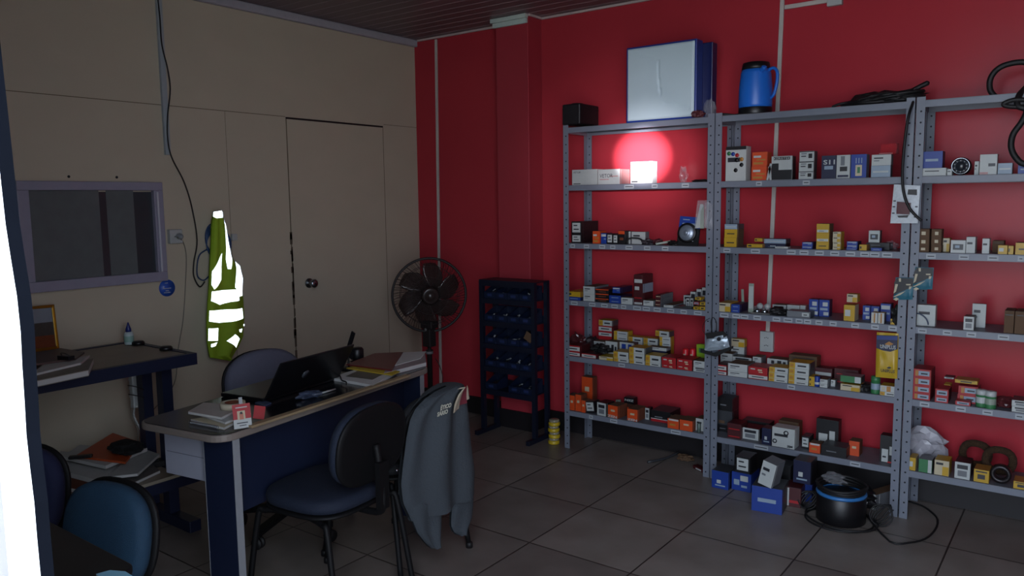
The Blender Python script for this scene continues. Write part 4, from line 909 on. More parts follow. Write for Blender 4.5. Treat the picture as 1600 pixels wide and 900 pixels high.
film(spot(2, 5, 1440, .19), .10, .05, .085, 'crumpled white plastic bag on the lowest shelf, right rack', 81, mat('white_film_bag', '#a9a8b0', .3, alpha=.9), .3)
for i, (px, s_) in enumerate(((1523, .21), (1560, .16))):
    p0 = spot(2, 5, px, s_); m_ = MB(); M_fz = mat('brown_coir', '#3c2814', .95, var=.4, scale=120, bump=1, bscale=200)
    m_.tube([(.055*math.cos(a), .010*math.sin(a*3), .072+.054*math.sin(a)) for a in [2*math.pi*j/20 for j in range(20)]], .017, M_fz, 10, closed=True)
    put(m_, 'brown_ring', p0, 'brown fibrous ring standing at the back, %s of two' % ('left', 'right')[i], 'ring', 'brown rings on the lowest shelf')
p0 = spot(2, 5, 1563, .05); m_ = MB(); T = Matrix.Translation((0, 0, .044)) @ Matrix.Rotation(math.pi/2, 4, 'X'); m_.lathe([(.030, -.02), (.042, -.018), (.042, .012), (.034, .016), (.024, .014), (.022, -.01)], mat('dark_bearing_steel', '#2a2628', .35, .5), 28, T, cap=False)
put(m_, 'bearing', p0, 'dark round bearing right of the yellow barcode carton', 'bearing')

# ================================================================== BLUE BIN RACK AND FAN
RX0, RX1, RY0, RY1 = -3.262, -2.815, 4.0, 4.17
o = empty('bin_rack', (RX0, RY0, 0)); W_ = RX1-RX0; D_ = RY1-RY0; M_rk = mat('dark_blue_rack_steel', '#0c1224', .45)
for (x, y) in ((0, 0), (W_-.028, 0), (0, D_-.028), (W_-.028, D_-.028)):
    m_ = MB(); m_.box(x, x+.028, y, y+.028, .03, 1.03, M_rk); m_.build('post', o)
for x in (0, W_-.028):
    m_ = MB(); m_.box(x, x+.028, -.07, D_+.01, 0, .03, M_rk); m_.build('foot', o, bevel=.002)
ZT = [.925, .775, .625, .470, .315]
for i, z in enumerate(ZT):
    m_ = MB(); m_.box(.028, W_-.028, .002, .012, z-.045, z-.01, M_rk); m_.box(.028, W_-.028, .012, D_-.01, z-.018, z-.012, M_rk); m_.box(.028, W_-.028, D_-.014, D_-.004, z-.02, z+.03, M_rk); m_.build('shelf', o)
m_ = MB(); m_.box(0, W_, 0, D_, 1.03, 1.036, M_rk); m_.box(.028, W_-.028, 0, .004, .995, 1.03, M_rk); m_.build('top_plate', o)
tag(o, 'dark blue rack of parts bins in front of the red column', 'bin rack')
rr = random.Random(11); M_bin = mat('navy_bin_plastic', '#0f1a33', .4); M_glint = mat('hardware_glint', '#c2c6ca', .3, .3, var=.4, scale=60)  # M_glint: pale hardware bars, glints put into their colour
ROWW = ['top', 'second', 'third', 'fourth', 'lowest']; BW = ['leftmost', 'second', 'third', 'rightmost']
def make_bin():
    o = MB(); w_, d_, h_ = .092, .125, .07; t_ = .003
    o.box(0, w_, 0, d_, 0, t_, M_bin); o.box(0, w_, d_-t_, d_, t_, h_+.02, M_bin); o.box(0, w_, 0, t_, t_, h_*.6, M_bin)
    for x in (0, w_-t_):
        o.add([(x,t_,t_),(x+t_,t_,t_),(x+t_,d_-t_,t_),(x,d_-t_,t_),(x,t_,h_*.6),(x+t_,t_,h_*.6),(x+t_,d_-t_,h_+.02),(x,d_-t_,h_+.02)], [(0,3,2,1),(4,5,6,7),(0,1,5,4),(1,2,6,5),(2,3,7,6),(3,0,4,7)], M_bin)
    o.box(w_*.3, w_*.7, -.0012, 0, h_*.2, h_*.45, mat('bin_label_slot', '#22305a', .4)); return o
proto = None
for i, z in enumerate(ZT):
    for j in range(4):
        if i == 4 and j == 1: continue
        loc = (RX0+.033+j*.0955, RY0+.014, z-.0115)
        if proto is None: c = proto = make_bin().build('parts_bin')
        else: c = proto.copy(); COL.objects.link(c)
        c.location = loc; tag(c, '%s navy parts bin in the %s row of the bin rack' % (BW[j], ROWW[i]), 'parts bin', 'navy bins on the bin rack')
        m_ = MB()
        for k in range(7):
            x, y = rr.uniform(.016, .074), rr.uniform(.03, .095); L_ = rr.uniform(.01, .025); a = rr.uniform(0, 3); hz_ = rr.uniform(.012, .04)
            m_.bar((x-L_*.5*math.cos(a), y-.3*L_*math.sin(a), hz_), (x+L_*.5*math.cos(a), y+.3*L_*math.sin(a), hz_+rr.uniform(-.006, .014)), .008, .003, M_glint)
        m_.add([(.01, .02, .004), (.082, .02, .004), (.082, .11, .004), (.01, .11, .004), (.02, .03, .03), (.07, .035, .035), (.075, .1, .05), (.02, .1, .04)], [(0,3,2,1),(4,5,6,7),(0,1,5,4),(1,2,6,5),(2,3,7,6),(3,0,4,7)], mat('dark_wrapped_bits', '#24262c', .3, var=.6, scale=90))
        k = m_.build('hardware', loc=loc); tag(k, 'shiny packed hardware in the %s bin of the %s row' % (BW[j], ROWW[i]), 'hardware', 'hardware in the navy bins', 'stuff')
p0 = at(830, 541, 'y', RY0+.02); m_ = MB(); m_.box(-.03, .03, 0, .003, 0, .055, cm('brown'), T=Matrix.Rotation(.5, 4, 'Y')); put(m_, 'card_slip', (RX1-.07, RY0+.012, .66), 'tan card slip sticking out of the third-row bin at right', 'card')
# standing fan
FC = at(671, 461, 'y', 3.75); o = empty('pedestal_fan', (FC.x-.012, FC.y, 0)); yawf = math.atan2(FC.x, FC.y)*-1+.12
M_fan = mat('dark_brown_fan_plastic', '#1c1516', .6); M_blade = mat('smoky_blade', '#3a2b28', .2, alpha=.75)
m_ = MB(); m_.lathe([(.20, 0), (.20, .012), (.17, .03), (.06, .045), (.03, .07)], M_fan, 32); m_.build('base', o)
m_ = MB(); m_.lathe([(.017, .05), (.017, .55), (.024, .56), (.024, .58), (.012, .585), (.012, .62)], M_fan, 16); m_.build('pole', o)
m_ = MB(); m_.lathe([(.0245, .555), (.0245, .572)], mat('grey_collar', '#77797c', .4), 16); m_.build('collar', o)
zc = FC.z; m_ = MB(); m_.prism([(-.033, -.03), (.033, -.03), (.036, .03), (-.036, .03)], zc-.34, zc-.22, M_fan); m_.prism([(-.05, -.03), (.05, -.03), (.04, .05), (-.04, .05)], zc-.22, zc-.17, M_fan); m_.build('control_neck', o, bevel=.006)
m_ = MB(); [m_.lathe([(.010, 0), (.009, .006)], mat('grey_knob', '#6c6a68', .4), 14, Matrix.Translation((0, -.031, zc-.225-dz)) @ Matrix.Rotation(math.pi/2, 4, 'X')) for dz in (0,)]; m_.build('knob', o)
Tf = Matrix.Translation((0.012, 0, zc)) @ Matrix.Rotation(yawf, 4, 'Z') @ Matrix.Rotation(math.pi/2, 4, 'X')   # local +Z looks to the room
m_ = MB(); m_.lathe([(.05, -.20), (.07, -.18), (.08, -.10), (.06, -.06)], M_fan, 24, Tf); m_.tube([Tf @ Vector((0, -.07, -.13)), Tf @ Vector((0, -.18, -.06)), Tf @ Vector((-.012, -.24, -.0))], .028, M_fan, 12, 4); m_.build('motor', o)
Rf = .240; m_ = MB()
m_.tube([Tf @ Vector((Rf*math.cos(a), Rf*math.sin(a), 0)) for a in [2*math.pi*i/64 for i in range(64)]], .0085, M_fan, 8, closed=True); m_.build('outer_ring', o)
for nm, sg in (('front_grille', 1), ('rear_grille', -1)):
    m_ = MB(); N = 76 if sg > 0 else 44
    for i in range(N):
        a = 2*math.pi*i/N; P = []
        for k in range(8):
            t_ = k/7; r = .05+(Rf-.05)*t_; z_ = sg*(.055*(1-t_**3)+.003); aa = a+.25*t_
            P.append(Tf @ Vector((r*math.cos(aa), r*math.sin(aa), z_)))
        m_.tube(P, .0012, M_fan, 4)
    for r in (.12, .19): m_.tube([Tf @ Vector((r*math.cos(a), r*math.sin(a), sg*(.055*(1-((r-.05)/(Rf-.05))**3)+.003))) for a in [2*math.pi*i/48 for i in range(48)]], .0016, M_fan, 5, closed=True)
    m_.build(nm, o)
m_ = MB(); m_.lathe([(.055, .052), (.055, .062), (.045, .068), (.030, .066), (.028, .072), (.001, .074)], mat('fan_badge_brown', '#2e2422', .3), 28, Tf); m_.build('hub_badge', o)
m_ = MB(); m_.lathe([(.035, -.05), (.042, -.02), (.040, .02), (.02, .03)], M_fan, 20, Tf); m_.build('blade_hub', o)
for b_ in range(6):
    m_ = MB(); a0 = 2*math.pi*b_/6
    def bl(u, v, a0=a0):
        r = .035+v*.175; wd = .32+.55*math.sin(math.pi*min(1, v*.9+.12)); a = a0+.5*v+(u-.5)*wd*1.25
        return tuple(Tf @ Vector((r*math.cos(a), r*math.sin(a), .020*(u-.5)*2-.012*v)))
    m_.grid(bl, 8, 10, M_blade); m_.build('blade', o, solid=.002)
tag(o, 'dark pedestal fan with round grille in the corner by the red wall', 'fan')
m_ = MB(); m_.tube([at(x, y, 'y', 3.9) for x, y in ((680, 560), (686, 570), (692, 590), (690, 610), (697, 630))]+[Vector((-3.62, 4.05, .02)), Vector((-3.8, 4.3, .01))], .003, mat('dark_red_cable', '#3a1216', .5), 6, 6)
tag(m_.build('fan_cable'), 'thin dark cable falling behind the pedestal fan', 'cable')

# ================================================================== DESK
dang = math.atan2(1.262, -.184)-math.pi/2          # the desk runs away from the camera
O_ = empty('desk', (-2.391, 1.505, 0), dang)       # local +Y along the length, local -X across
LD, WD, HD = 1.30, .455, .75
M_top = mat('black_glossy_laminate', '#101218', .22, var=.2, scale=5, spec=.6); M_navyp = mat('navy_laminate', '#171f36', .45, var=.08)
M_edge = mat('grey_brown_edging', '#7a7069', .5, var=.1); M_edgeg = mat('grey_edging', '#8a8d92', .5)
def rrect(x0, x1, y0, y1, r, n=6):
    P = []
    for cx, cy, a0 in ((x1-r, y0+r, -90), (x1-r, y1-r, 0), (x0+r, y1-r, 90), (x0+r, y0+r, 180)):
        for k in range(n+1):
            a = math.radians(a0+90*k/n); P.append((cx+r*math.cos(a), cy+r*math.sin(a)))
    return P
m_ = MB(); m_.prism(rrect(-WD-.004, .004, 0, LD, .07), HD-.028, HD-.002, M_edge); m_.build('edging', O_, bevel=.005)
m_ = MB(); m_.prism(rrect(-WD+.004, -.004, .008, LD-.008, .065), HD-.004, HD, M_top); m_.build('tabletop', O_)
def leg(yc, nm='leg'):
    m_ = MB(); m_.box(-.155, -.008, yc-.015, yc+.015, 0, HD-.029, M_navyp); l = m_.build(nm, O_)
    q = MB(); q.box(-.008, -.0055, yc-.0155, yc+.0155, 0, HD-.029, M_edgeg); q.box(-.158, -.155, yc-.0155, yc+.0155, 0, HD-.029, M_edgeg); q.build('edge_band', l)
leg(.075); leg(LD-.08)
m_ = MB(); m_.box(-.120, -.105, .091, LD-.096, .40, HD-.029, M_navyp); m_.build('modesty_panel', O_)
m_ = MB(); M_dr = mat('light_grey_laminate', '#9a9dab', .5, var=.05)
m_.box(-.412, -.160, .092, .46, .53, HD-.029, M_dr); dr = m_.build('drawer_unit', O_, bevel=.002)
m_ = MB(); m_.box(-.4125, -.4115, .10, .44, .615, .618, M_skirt); m_.box(-.40, -.17, .0913, .092, .618, .620, mat('drawer_gap', '#5d6068', .6)); m_.build('drawer_seam', O_)
tag(O_, 'navy desk with black top and rounded grey edging', 'desk')
tb = MB(); A = at(392, 670, 'z', HD); B_ = at(640, 589, 'z', HD); tb.bar((A.x-.01, A.y, HD+.006), (B_.x-.01, B_.y, HD+.006), .030, .010, M_wood)
tag(tb.build('wooden_strip', bevel=.002), 'long tan wooden strip lying along the front edge of the desk', 'wooden strip')
def onz(px, py, z): return at(px, py, 'z', z)
def slab(name, quad, z0, h, mt, label, cat, group=None, page=None, ymax=None):
    """something flat lying down, its outline as four picture points on the plane of its top"""
    z1 = z0+h; P = [onz(x, y, z1) for x, y in quad]
    if ymax:
        for p in P: p.y = min(p.y, ymax)
    c = sum(P, Vector())/len(P); m_ = MB()
    pts = [(p.x-c.x, p.y-c.y) for p in P]
    area = sum(pts[i][0]*pts[(i+1) % len(pts)][1]-pts[(i+1) % len(pts)][0]*pts[i][1] for i in range(len(pts)))
    if area < 0: pts = pts[::-1]
    if page:
        m_.prism(pts, h*.12, h*.88, page); m_.prism(pts, h*.88, h, mt); m_.prism(pts, 0, h*.12, mt)
    else: m_.prism(pts, 0, h, mt)
    o = m_.build(name, loc=(c.x, c.y, z0+.0004))
    return tag(o, label, cat, group) if label else o
PG = M_paper
slab('spiral_notebook', [(298,655),(345,648),(380,652),(350,668)], HD, .010, cm('cream'), 'cream spiral notebook at the bottom of the near pile on the desk', 'notebook', page=PG)
k = MB()
A = onz(299,660,HD+.006); B_ = onz(341,668,HD+.006)
for i in range(18):
    c = A.lerp(B_, i/17); k.tube([c+Vector((.0, .0055*math.cos(a)-.004, .0055*math.sin(a)+.0015)) for a in [2*math.pi*j/8 for j in range(8)]], .0009, M_chrome, 4, closed=True)
nb = bpy.data.objects['spiral_notebook']; c_ = k.build('spiral_binding', nb); c_.matrix_parent_inverse = Matrix.Translation(-nb.location)
slab('white_folder', [(300,643),(350,635),(392,645),(352,660)], HD+.0112, .008, M_white, 'white folder between notebook and grey booklet on the desk', 'folder', page=PG)
slab('grey_booklet', [(294,643),(318,629),(384,633),(346,652)], HD+.0202, .010, mat('grey_cover', '#a39c98', .5), 'grey booklet under the tape roll', 'booklet', page=PG)
c0 = onz(364, 637, HD+.032); o = empty('tape_roll', (c0.x-.0, c0.y, HD+.0315)); m_ = MB(); m_.lathe([(.029, .0), (.046, 0), (.046, .022), (.029, .022), (.029, 0)], mat('cream_tape', '#b6ae98', .45), 32, cap=False); m_.build('tape', o)
m_ = MB(); m_.lathe([(.0265, .0), (.029, .0), (.029, .0225), (.0265, .0225), (.0265, 0)], cm('rust'), 28, cap=False); m_.build('core', o); tag(o, 'roll of cream tape lying on the grey booklet', 'tape roll')
# name badge leaning on the pile
P = [at(371, 638, 'x', -2.41), at(399, 638, 'x', -2.41)]; cB = onz(385, 671, HD); o = empty('name_badge', (cB.x-.012, cB.y-.004, HD+.004), dang+1.05); m_ = MB()
T = Matrix.Rotation(-.25, 4, 'X'); wb_, hb_ = .062, .086; m_.box(-wb_/2, wb_/2, 0, .002, 0, hb_*.38, M_white, T=T); m_.box(-wb_/2, wb_/2, 0, .002, hb_*.38, hb_, cm('red'), T=T); m_.build('card', o)
m_ = MB(); m_.box(-.016, .011, -.0006, 0, hb_*.36, hb_*.72, cm('cream'), T=T); m_.box(-.009, .005, -.0010, -.0005, hb_*.36, hb_*.64, mat('skin_print', '#b0705c', .6), T=T); m_.box(-.006, .002, -.0013, -.0009, hb_*.58, hb_*.68, cm('ink'), T=T); m_.build('portrait_print', o)
m_ = MB(); m_.box(-.02, .018, -.0006, 0, hb_*.2, hb_*.24, cm('ink'), T=T); m_.box(-.012, .012, -.0006, 0, hb_*.1, hb_*.13, cm('ink'), T=T); m_.box(-.02, .02, -.0006, 0, hb_*.84, hb_*.88, cm('white'), T=T); m_.build('badge_text', o)
m_ = MB(); m_.box(-.006, .006, -.001, .003, hb_, hb_+.024, mat('grey_clip', '#8c9092', .4), T=T); m_.build('clip', o); tag(o, 'red and white name badge with a clip leaning at the desk corner', 'name badge')
m_ = MB(); m_.box(-.02, .02, 0, .002, 0, .05, cm('red'), T=Matrix.Rotation(-.5, 4, 'X') @ Matrix.Rotation(.25, 4, 'Y')); c1 = onz(404, 657, HD); put(m_, 'red_card', (c1.x, c1.y, HD+.006), 'small red card leaning just behind the name badge', 'card', rz=dang+1.0)
# laptop, its lid back toward the camera
BL, BR, TR, TL = onz(414, 626, HD+.012), onz(530, 590, HD+.012), None, None
dirx = (BR-BL); Lw = dirx.length; ang = math.atan2(dirx.y, dirx.x)
o = empty('laptop', (BL.x, BL.y, HD+.001), ang); m_ = MB(); M_lap = mat('dark_laptop_shell', '#0c0d10', .35)
Lw = max(Lw, .36); m_.box(0, Lw, .012, .25, 0, .018, M_lap); m_.build('keyboard_base', o, bevel=.004)
T = Matrix.Translation((0, .0, .012)) @ Matrix.Rotation(.55, 4, 'X')
lid = MB(); lid.prism([(x, y) for x, y in [(0, 0), (Lw, 0), (Lw, .008), (0, .008)]], 0, .185, M_lap, T=T); l = lid.build('screen_lid', o, bevel=.004)
q = MB(); q.lathe([(.020, -.0004), (.020, .0008)], mat('grey_emblem', '#555b63', .3, .5), 24, T @ Matrix.Translation((Lw*.42, -.0002, .085)) @ Matrix.Rotation(math.pi/2, 4, 'X')); q.build('emblem', l)
tag(o, 'black laptop on the desk, lid back turned to the camera', 'laptop')
c1 = onz(540, 590, HD); m_ = MB(); m_.box(-.014, .014, 0, .006, 0, .10, M_black, T=Matrix.Rotation(.6, 4, 'Y')); m_.box(-.03, .03, -.03, .03, 0, .006, M_black); m_.bar((.03, .003, .05), (-.02, .03, .004), .01, .006, M_black)
pp = at(546, 540, 'y', 2.52); o = empty('phone_holder', (pp.x-.01, 2.52, HD+.001)); hh = pp.z-HD
m_.v = []; m_ = MB(); m_.lathe([(.045, 0), (.045, .006), (.01, .010)], M_black, 20); m_.build('foot', o)
m_ = MB(); m_.tube([(0, 0, .008), (.0, .0, hh*.5), (.01, 0, hh*.85)], .005, M_black, 8, 4); m_.build('stem', o)
m_ = MB(); m_.box(-.012, .012, -.004, .004, -.06, .075, M_black, T=Matrix.Translation((.01, 0, hh)) @ Matrix.Rotation(.45, 4, 'Y')); m_.box(-.02, .02, -.006, -.002, -.045, -.005, M_black, T=Matrix.Translation((.03, 0, hh-.02)) @ Matrix.Rotation(.45, 4, 'Y')); m_.build('cradle', o, bevel=.002)
tag(o, 'black upright holder rising behind the laptop', 'holder')
c1 = onz(556, 570, HD); m_ = MB(); m_.lathe([(.03, 0), (.034, .01), (.034, .05), (.026, .06), (.001, .061)], M_black, 20); put(m_, 'black_canister', (c1.x-.1, c1.y+.1, HD+.001), 'round black canister between laptop and papers', 'canister')
# papers on the far end
slab('magazine', [(516,590),(560,576),(622,579),(583,602)], HD, .012, M_paper, 'white magazine with a dark cover picture in front of the papers', 'magazine', page=PG)
slab('printed_photo', [(540,588),(562,578),(604,582),(582,593)], HD+.0128, .0008, mat('dark_photo_print', '#4c4a44', .4, var=.5, scale=30), 'dark printed picture lying on the white magazine', 'print')
slab('yellow_envelope', [(541,575),(560,570),(625,580),(612,586)], HD+.0140, .004, mat('mustard_paper', '#b3982a', .6), 'yellow envelope edge under the maroon folder', 'envelope')
slab('paper_stack', [(600,583),(612,556),(664,552),(666,566)], HD, .020, mat('pink_grey_paper', '#8f8284', .7, var=.2, scale=60), 'loose grey paper stack at the far corner of the desk', 'paper stack', page=PG)
slab('maroon_folder', [(541,569),(585,552),(630,550),(612,578)], HD+.0206, .006, mat('maroon_cover', '#5e1c22', .35), 'maroon folder lying on the papers at the far end', 'folder')
slab('paper_sheet', [(617,571),(622,551),(666,549),(657,560)], HD+.0212, .003, M_paper, 'white sheets on top of the grey paper stack', 'paper sheets')
m_ = MB(); m_.tube([onz(x, y, HD+.016) for x, y in ((524, 588), (531, 587), (534, 594), (541, 597), (541, 601))], .003, M_rubber, 6, 5); tag(m_.build('charging_cord'), 'short black cord curling over the white magazine', 'cord')
c1 = onz(484, 622, HD); m_ = blob(.05, .025, .015, mat('blue_clear_film', '#4a566e', .2, alpha=.45, spec=.9), 91, .35); put(m_, 'crumpled_film', (c1.x, c1.y, HD+.001), 'crumpled bluish film in front of the laptop', 'plastic film', rz=dang+1.3)
m_ = MB(); m_.tube([onz(496, 616, HD+.005), onz(524, 608, HD+.005)], .004, M_white, 8); tag(m_.build('white_pen'), 'white pen lying in front of the laptop', 'pen')
slab('small_notepad', [(398,629),(410,625),(424,629),(412,634)], HD, .006, mat('dull_blue_cover', '#33435e', .4), 'small blue-grey pad left of the laptop', 'notepad')

# ================================================================== CHAIRS
M_seatb = mat('dark_blue_fabric', '#0c182c', .8, bump=.3, scale=60, bscale=300); M_seatg = mat('grey_fabric', '#5b5d6e', .85, bump=.3, scale=60, bscale=300)
M_shell = mat('black_shell', '#0a0a0c', .6, spec=.25)
def cushion(w_, d_, t_, mt, n=14, r=3.2):
    """superellipse pad, centred, thickness along z"""
    m_ = MB(); N = 40; rings = []
    prof = [(0, 0), (.9, 0), (.985, .12), (1, .45), (.97, .8), (.88, .97), (.5, 1.05), (0.001, 1.08)]
    vs = []; fs = []
    for (s_, z) in prof[1:]:
        for k in range(N):
            a = 2*math.pi*k/N; c, q = math.cos(a), math.sin(a)
            x = math.copysign(abs(c)**(2/r), c)*w_/2*s_; y = math.copysign(abs(q)**(2/r), q)*d_/2*s_
            vs.append((x, y, z*t_))
    M_ = len(prof)-1
    for i in range(M_-1):
        for k in range(N): fs.append((i*N+k, i*N+(k+1) % N, (i+1)*N+(k+1) % N, (i+1)*N+k))
    fs.append(tuple(range(N))[::-1]); fs.append(tuple((M_-1)*N+k for k in range(N))); m_.add(vs, fs, mt, True); return m_
def xf(m_, T): m_.v = [T @ v for v in m_.v]; return m_
def visitor_chair(loc, rz, label, seatm, back_z=.66):
    """local +Y is where the sitter looks"""
    o = empty('visitor_chair', loc, rz)
    cushion(.42, .40, .055, seatm).build('seat', o).location = (0, .0, .425)
    xf(cushion(.42, .40, .018, M_shell), Matrix.Translation((0, 0, .407))).build('seat_shell', o)
    T = Matrix.Translation((0, -.225, back_z)) @ Matrix.Rotation(math.radians(97), 4, 'X') @ Matrix.Rotation(math.pi, 4, 'Z')
    xf(cushion(.38, .30, .045, seatm, r=2.5), T @ Matrix.Rotation(math.pi, 4, 'X')).build('backrest', o)
    xf(cushion(.385, .305, .018, M_shell, r=2.5), T).build('back_shell', o)
    m_ = MB(); m_.tube([(0, -.10, .40), (0, -.24, .40), (0, -.275, .44), (0, -.265, .56), (0, -.25, back_z)], .014, M_shell, 8, 4); m_.box(-.025, .025, -.285, -.262, .42, .60, M_shell); m_.build('back_bracket', o)
    for sx in (-1, 1):
        for sy in (-1, 1):
            m_ = MB(); m_.tube([(sx*.16, sy*.06, .398), (sx*.185, sy*.15, .395), (sx*.195, sy*.18, .36), (sx*.215, sy*.235, .012)], .0115, M_shell, 10, 5)
            l = m_.build('leg', o); q = MB(); q.lathe([(.016, 0), (.016, .02), (.012, .026)], M_rubber, 12, Matrix.Translation((sx*.216, sy*.236, 0))); q.build('rubber_foot', l)
    m_ = MB(); m_.bar((-.16, .06, .396), (.16, .06, .396), .018, .018, M_shell); m_.bar((-.16, -.06, .396), (.16, -.06, .396), .018, .018, M_shell); m_.build('cross_bar', o)
    return tag(o, label, 'chair', 'visitor chairs beside the desk')
visitor_chair((-2.345, 1.93, 0), math.pi/2+.10, 'dark blue visitor chair in front of the desk, nothing on it', M_seatb)
visitor_chair((-2.43, 2.375, 0), math.pi/2, 'dark visitor chair carrying the grey jacket on its back', mat('black_fabric', '#101318', .8), back_z=.595)
# office chair behind the desk
o = empty('office_chair', (-3.03, 2.29, 0), -math.pi/2-.1)
cushion(.46, .44, .07, M_seatg).build('seat', o).location = (0, 0, .44)
T = Matrix.Translation((0, -.25, .665)) @ Matrix.Rotation(math.radians(98), 4, 'X') @ Matrix.Rotation(math.pi, 4, 'Z')
xf(cushion(.42, .34, .06, M_seatg, r=2.4), T @ Matrix.Rotation(math.pi, 4, 'X')).build('backrest', o); xf(cushion(.42, .34, .02, M_shell, r=2.4), T).build('back_shell', o)
m_ = MB(); m_.tube([(0, -.1, .43), (0, -.26, .43), (0, -.3, .5), (0, -.28, .66)], .016, M_shell, 8, 4); m_.build('back_bracket', o)
m_ = MB(); m_.lathe([(.028, .10), (.028, .30), (.018, .31), (.018, .43)], M_shell, 16); m_.build('gas_column', o)
for k in range(5):
    a = 2*math.pi*k/5+.35; m_ = MB(); m_.bar((0, 0, .11), (.27*math.cos(a), .27*math.sin(a), .075), .035, .028, M_shell); l = m_.build('base_spoke', o)
    q = MB(); T = Matrix.Translation((.27*math.cos(a), .27*math.sin(a), .028)) @ Matrix.Rotation(a, 4, 'Z') @ Matrix.Rotation(math.pi/2, 4, 'Y')
    for s_ in (-.017, .005): q.lathe([(.027, s_), (.028, s_+.006), (.027, s_+.012)], M_rubber, 16, T)
    q.tube([(.27*math.cos(a), .27*math.sin(a), .03), (.27*math.cos(a), .27*math.sin(a), .08)], .008, M_shell, 8); q.build('caster', l)
tag(o, 'grey swivel chair behind the desk, back against the beige wall side', 'chair')
# blue chair behind the near table
o = empty('office_chair', (-2.185, .885, 0), -2.93)
M_teal = mat('teal_blue_fabric', '#173850', .8, bump=.3, scale=60, bscale=300)
Tc = Matrix.Translation((0, -.16, .615)) @ Matrix.Rotation(math.radians(100), 4, 'X') @ Matrix.Rotation(math.pi, 4, 'Z')
cushion(.44, .42, .06, M_teal).build('seat', o).location = (0, .08, .42)
xf(cushion(.33, .30, .05, M_teal, r=2.6), Tc @ Matrix.Rotation(math.pi, 4, 'X')).build('backrest', o); xf(cushion(.345, .315, .022, M_shell, r=2.6), Tc).build('back_shell', o)
m_ = MB(); m_.tube([(0, 0, .41), (0, -.17, .41), (0, -.22, .48), (0, -.2, .62)], .016, M_shell, 8, 4); m_.build('back_bracket', o)
m_ = MB(); m_.lathe([(.028, .10), (.028, .41)], M_shell, 16); m_.build('gas_column', o)
for k in range(5):
    a = 2*math.pi*k/5; m_ = MB(); m_.bar((0, 0, .10), (.25*math.cos(a), .25*math.sin(a), .07), .035, .028, M_shell); l = m_.build('base_spoke', o)
    q = MB(); q.lathe([(.020, 0), (.026, .01), (.026, .045), (.012, .056)], M_rubber, 14, Matrix.Translation((.25*math.cos(a), .25*math.sin(a), 0))); q.build('caster', l)
tag(o, 'teal-blue upholstered chair behind the near black table', 'chair')
# navy chair next to the jamb
o = empty('visitor_chair', (-2.70, .87, 0), -2.75); Tc = Matrix.Translation((0, -.16, .635)) @ Matrix.Rotation(math.radians(98), 4, 'X') @ Matrix.Rotation(math.pi, 4, 'Z'); M_nf = mat('navy_fabric', '#10183a', .85)
cushion(.42, .40, .055, M_nf).build('seat', o).location = (0, .08, .42); xf(cushion(.36, .30, .05, M_nf, r=2.8), Tc @ Matrix.Rotation(math.pi, 4, 'X')).build('backrest', o); xf(cushion(.37, .31, .02, M_shell, r=2.8), Tc).build('back_shell', o)
m_ = MB(); m_.tube([(0, 0, .41), (0, -.17, .41), (0, -.21, .48), (0, -.2, .62)], .014, M_shell, 8, 4); m_.build('back_bracket', o)
for sx in (-1, 1):
    for sy in (-.8, 1):
        m_ = MB(); m_.tube([(sx*.15, .08+sy*.12, .41), (sx*.19, .08+sy*.17, .38), (sx*.2, .08+sy*.2, 0)], .0115, M_shell, 10, 4); m_.build('leg', o)
tag(o, 'navy fabric chair half hidden by the white jamb strip', 'chair')
# near black table with a pale blue pad
o = empty('side_table', (-2.6, .46, 0)); m_ = MB(); M_bt = mat('black_table_top', '#0d0e12', .4)
m_.prism(rrect(0, .905, 0, .385, .03), .722, .74, M_bt); m_.build('tabletop', o, bevel=.003)
for x in (.04, .86):
    for y in (.04, .345): m_ = MB(); m_.box(x-.018, x+.018, y-.018, y+.018, 0, .722, M_shell); m_.build('leg', o)
tag(o, 'low-lit black table in the lower left corner', 'table')
slab('pale_blue_pad', [(150,897),(172,891),(196,893),(215,905),(180,925)], .74, .006, mat('pale_blue_cover', '#7fb4cc', .5), 'pale blue pad on the near black table', 'pad', page=PG)

# ================================================================== CLOTHES
def garment(name, rows, X0, thick, fold, nf, mt, parent=None, nu=36, nv=40, phase=0, sway=.0, side=1):
    """closed hanging cloth facing +X: rows of (yl, yr, z) from top to bottom"""
    def R(v):
        t_ = v*(len(rows)-1); i = min(int(t_), len(rows)-2); f_ = t_-i; a, b2 = rows[i], rows[i+1]
        return [a[k]*(1-f_)+b2[k]*f_ for k in range(3)]
    def fn(u, v, sg):
        yl, yr, z = R(v); y = yl+(yr-yl)*u; e = math.sqrt(max(0, 1-(2*u-1)**2)); amp = fold*min(1, .25+v*1.3)
        x = X0+sway*v+sg*thick*(.15+.85*e)*.5*(1 if v > 0 else .6)+(amp*math.sin(nf*math.pi*u*2+phase+2.2*v)+.5*amp*math.sin(nf*5.1*u+v*4))*e+.006*NZ.noise(Vector((y*9, z*9, 3)))
        return (x, y, z+.004*math.sin(u*14+phase)*(v > .97))
    m_ = MB(); m_.grid(lambda u, v: fn(u, v, 1), nu, nv, mt, side < 0); m_.grid(lambda u, v: fn(u, v, -1), nu, nv, mt, side > 0)
    # close the top and bottom
    for v in (0, 1):
        vs = []; fs = []
        for i in range(nu+1): vs += [fn(i/nu, v, 1), fn(i/nu, v, -1)]
        for i in range(nu): fs.append((2*i, 2*i+1, 2*i+3, 2*i+2))
        m_.add(vs, fs, mt, True)
    m_.build(name, parent) if parent is not None else None
    return m_, fn
def pr(px_rows, X):   # picture rows -> (yl, yr, z)
    out = []
    for y, l, r in px_rows:
        A, B = at(l, y, 'x', X), at(r, y, 'x', X); out.append((A.y, B.y, (A.z+B.z)/2))
    return out
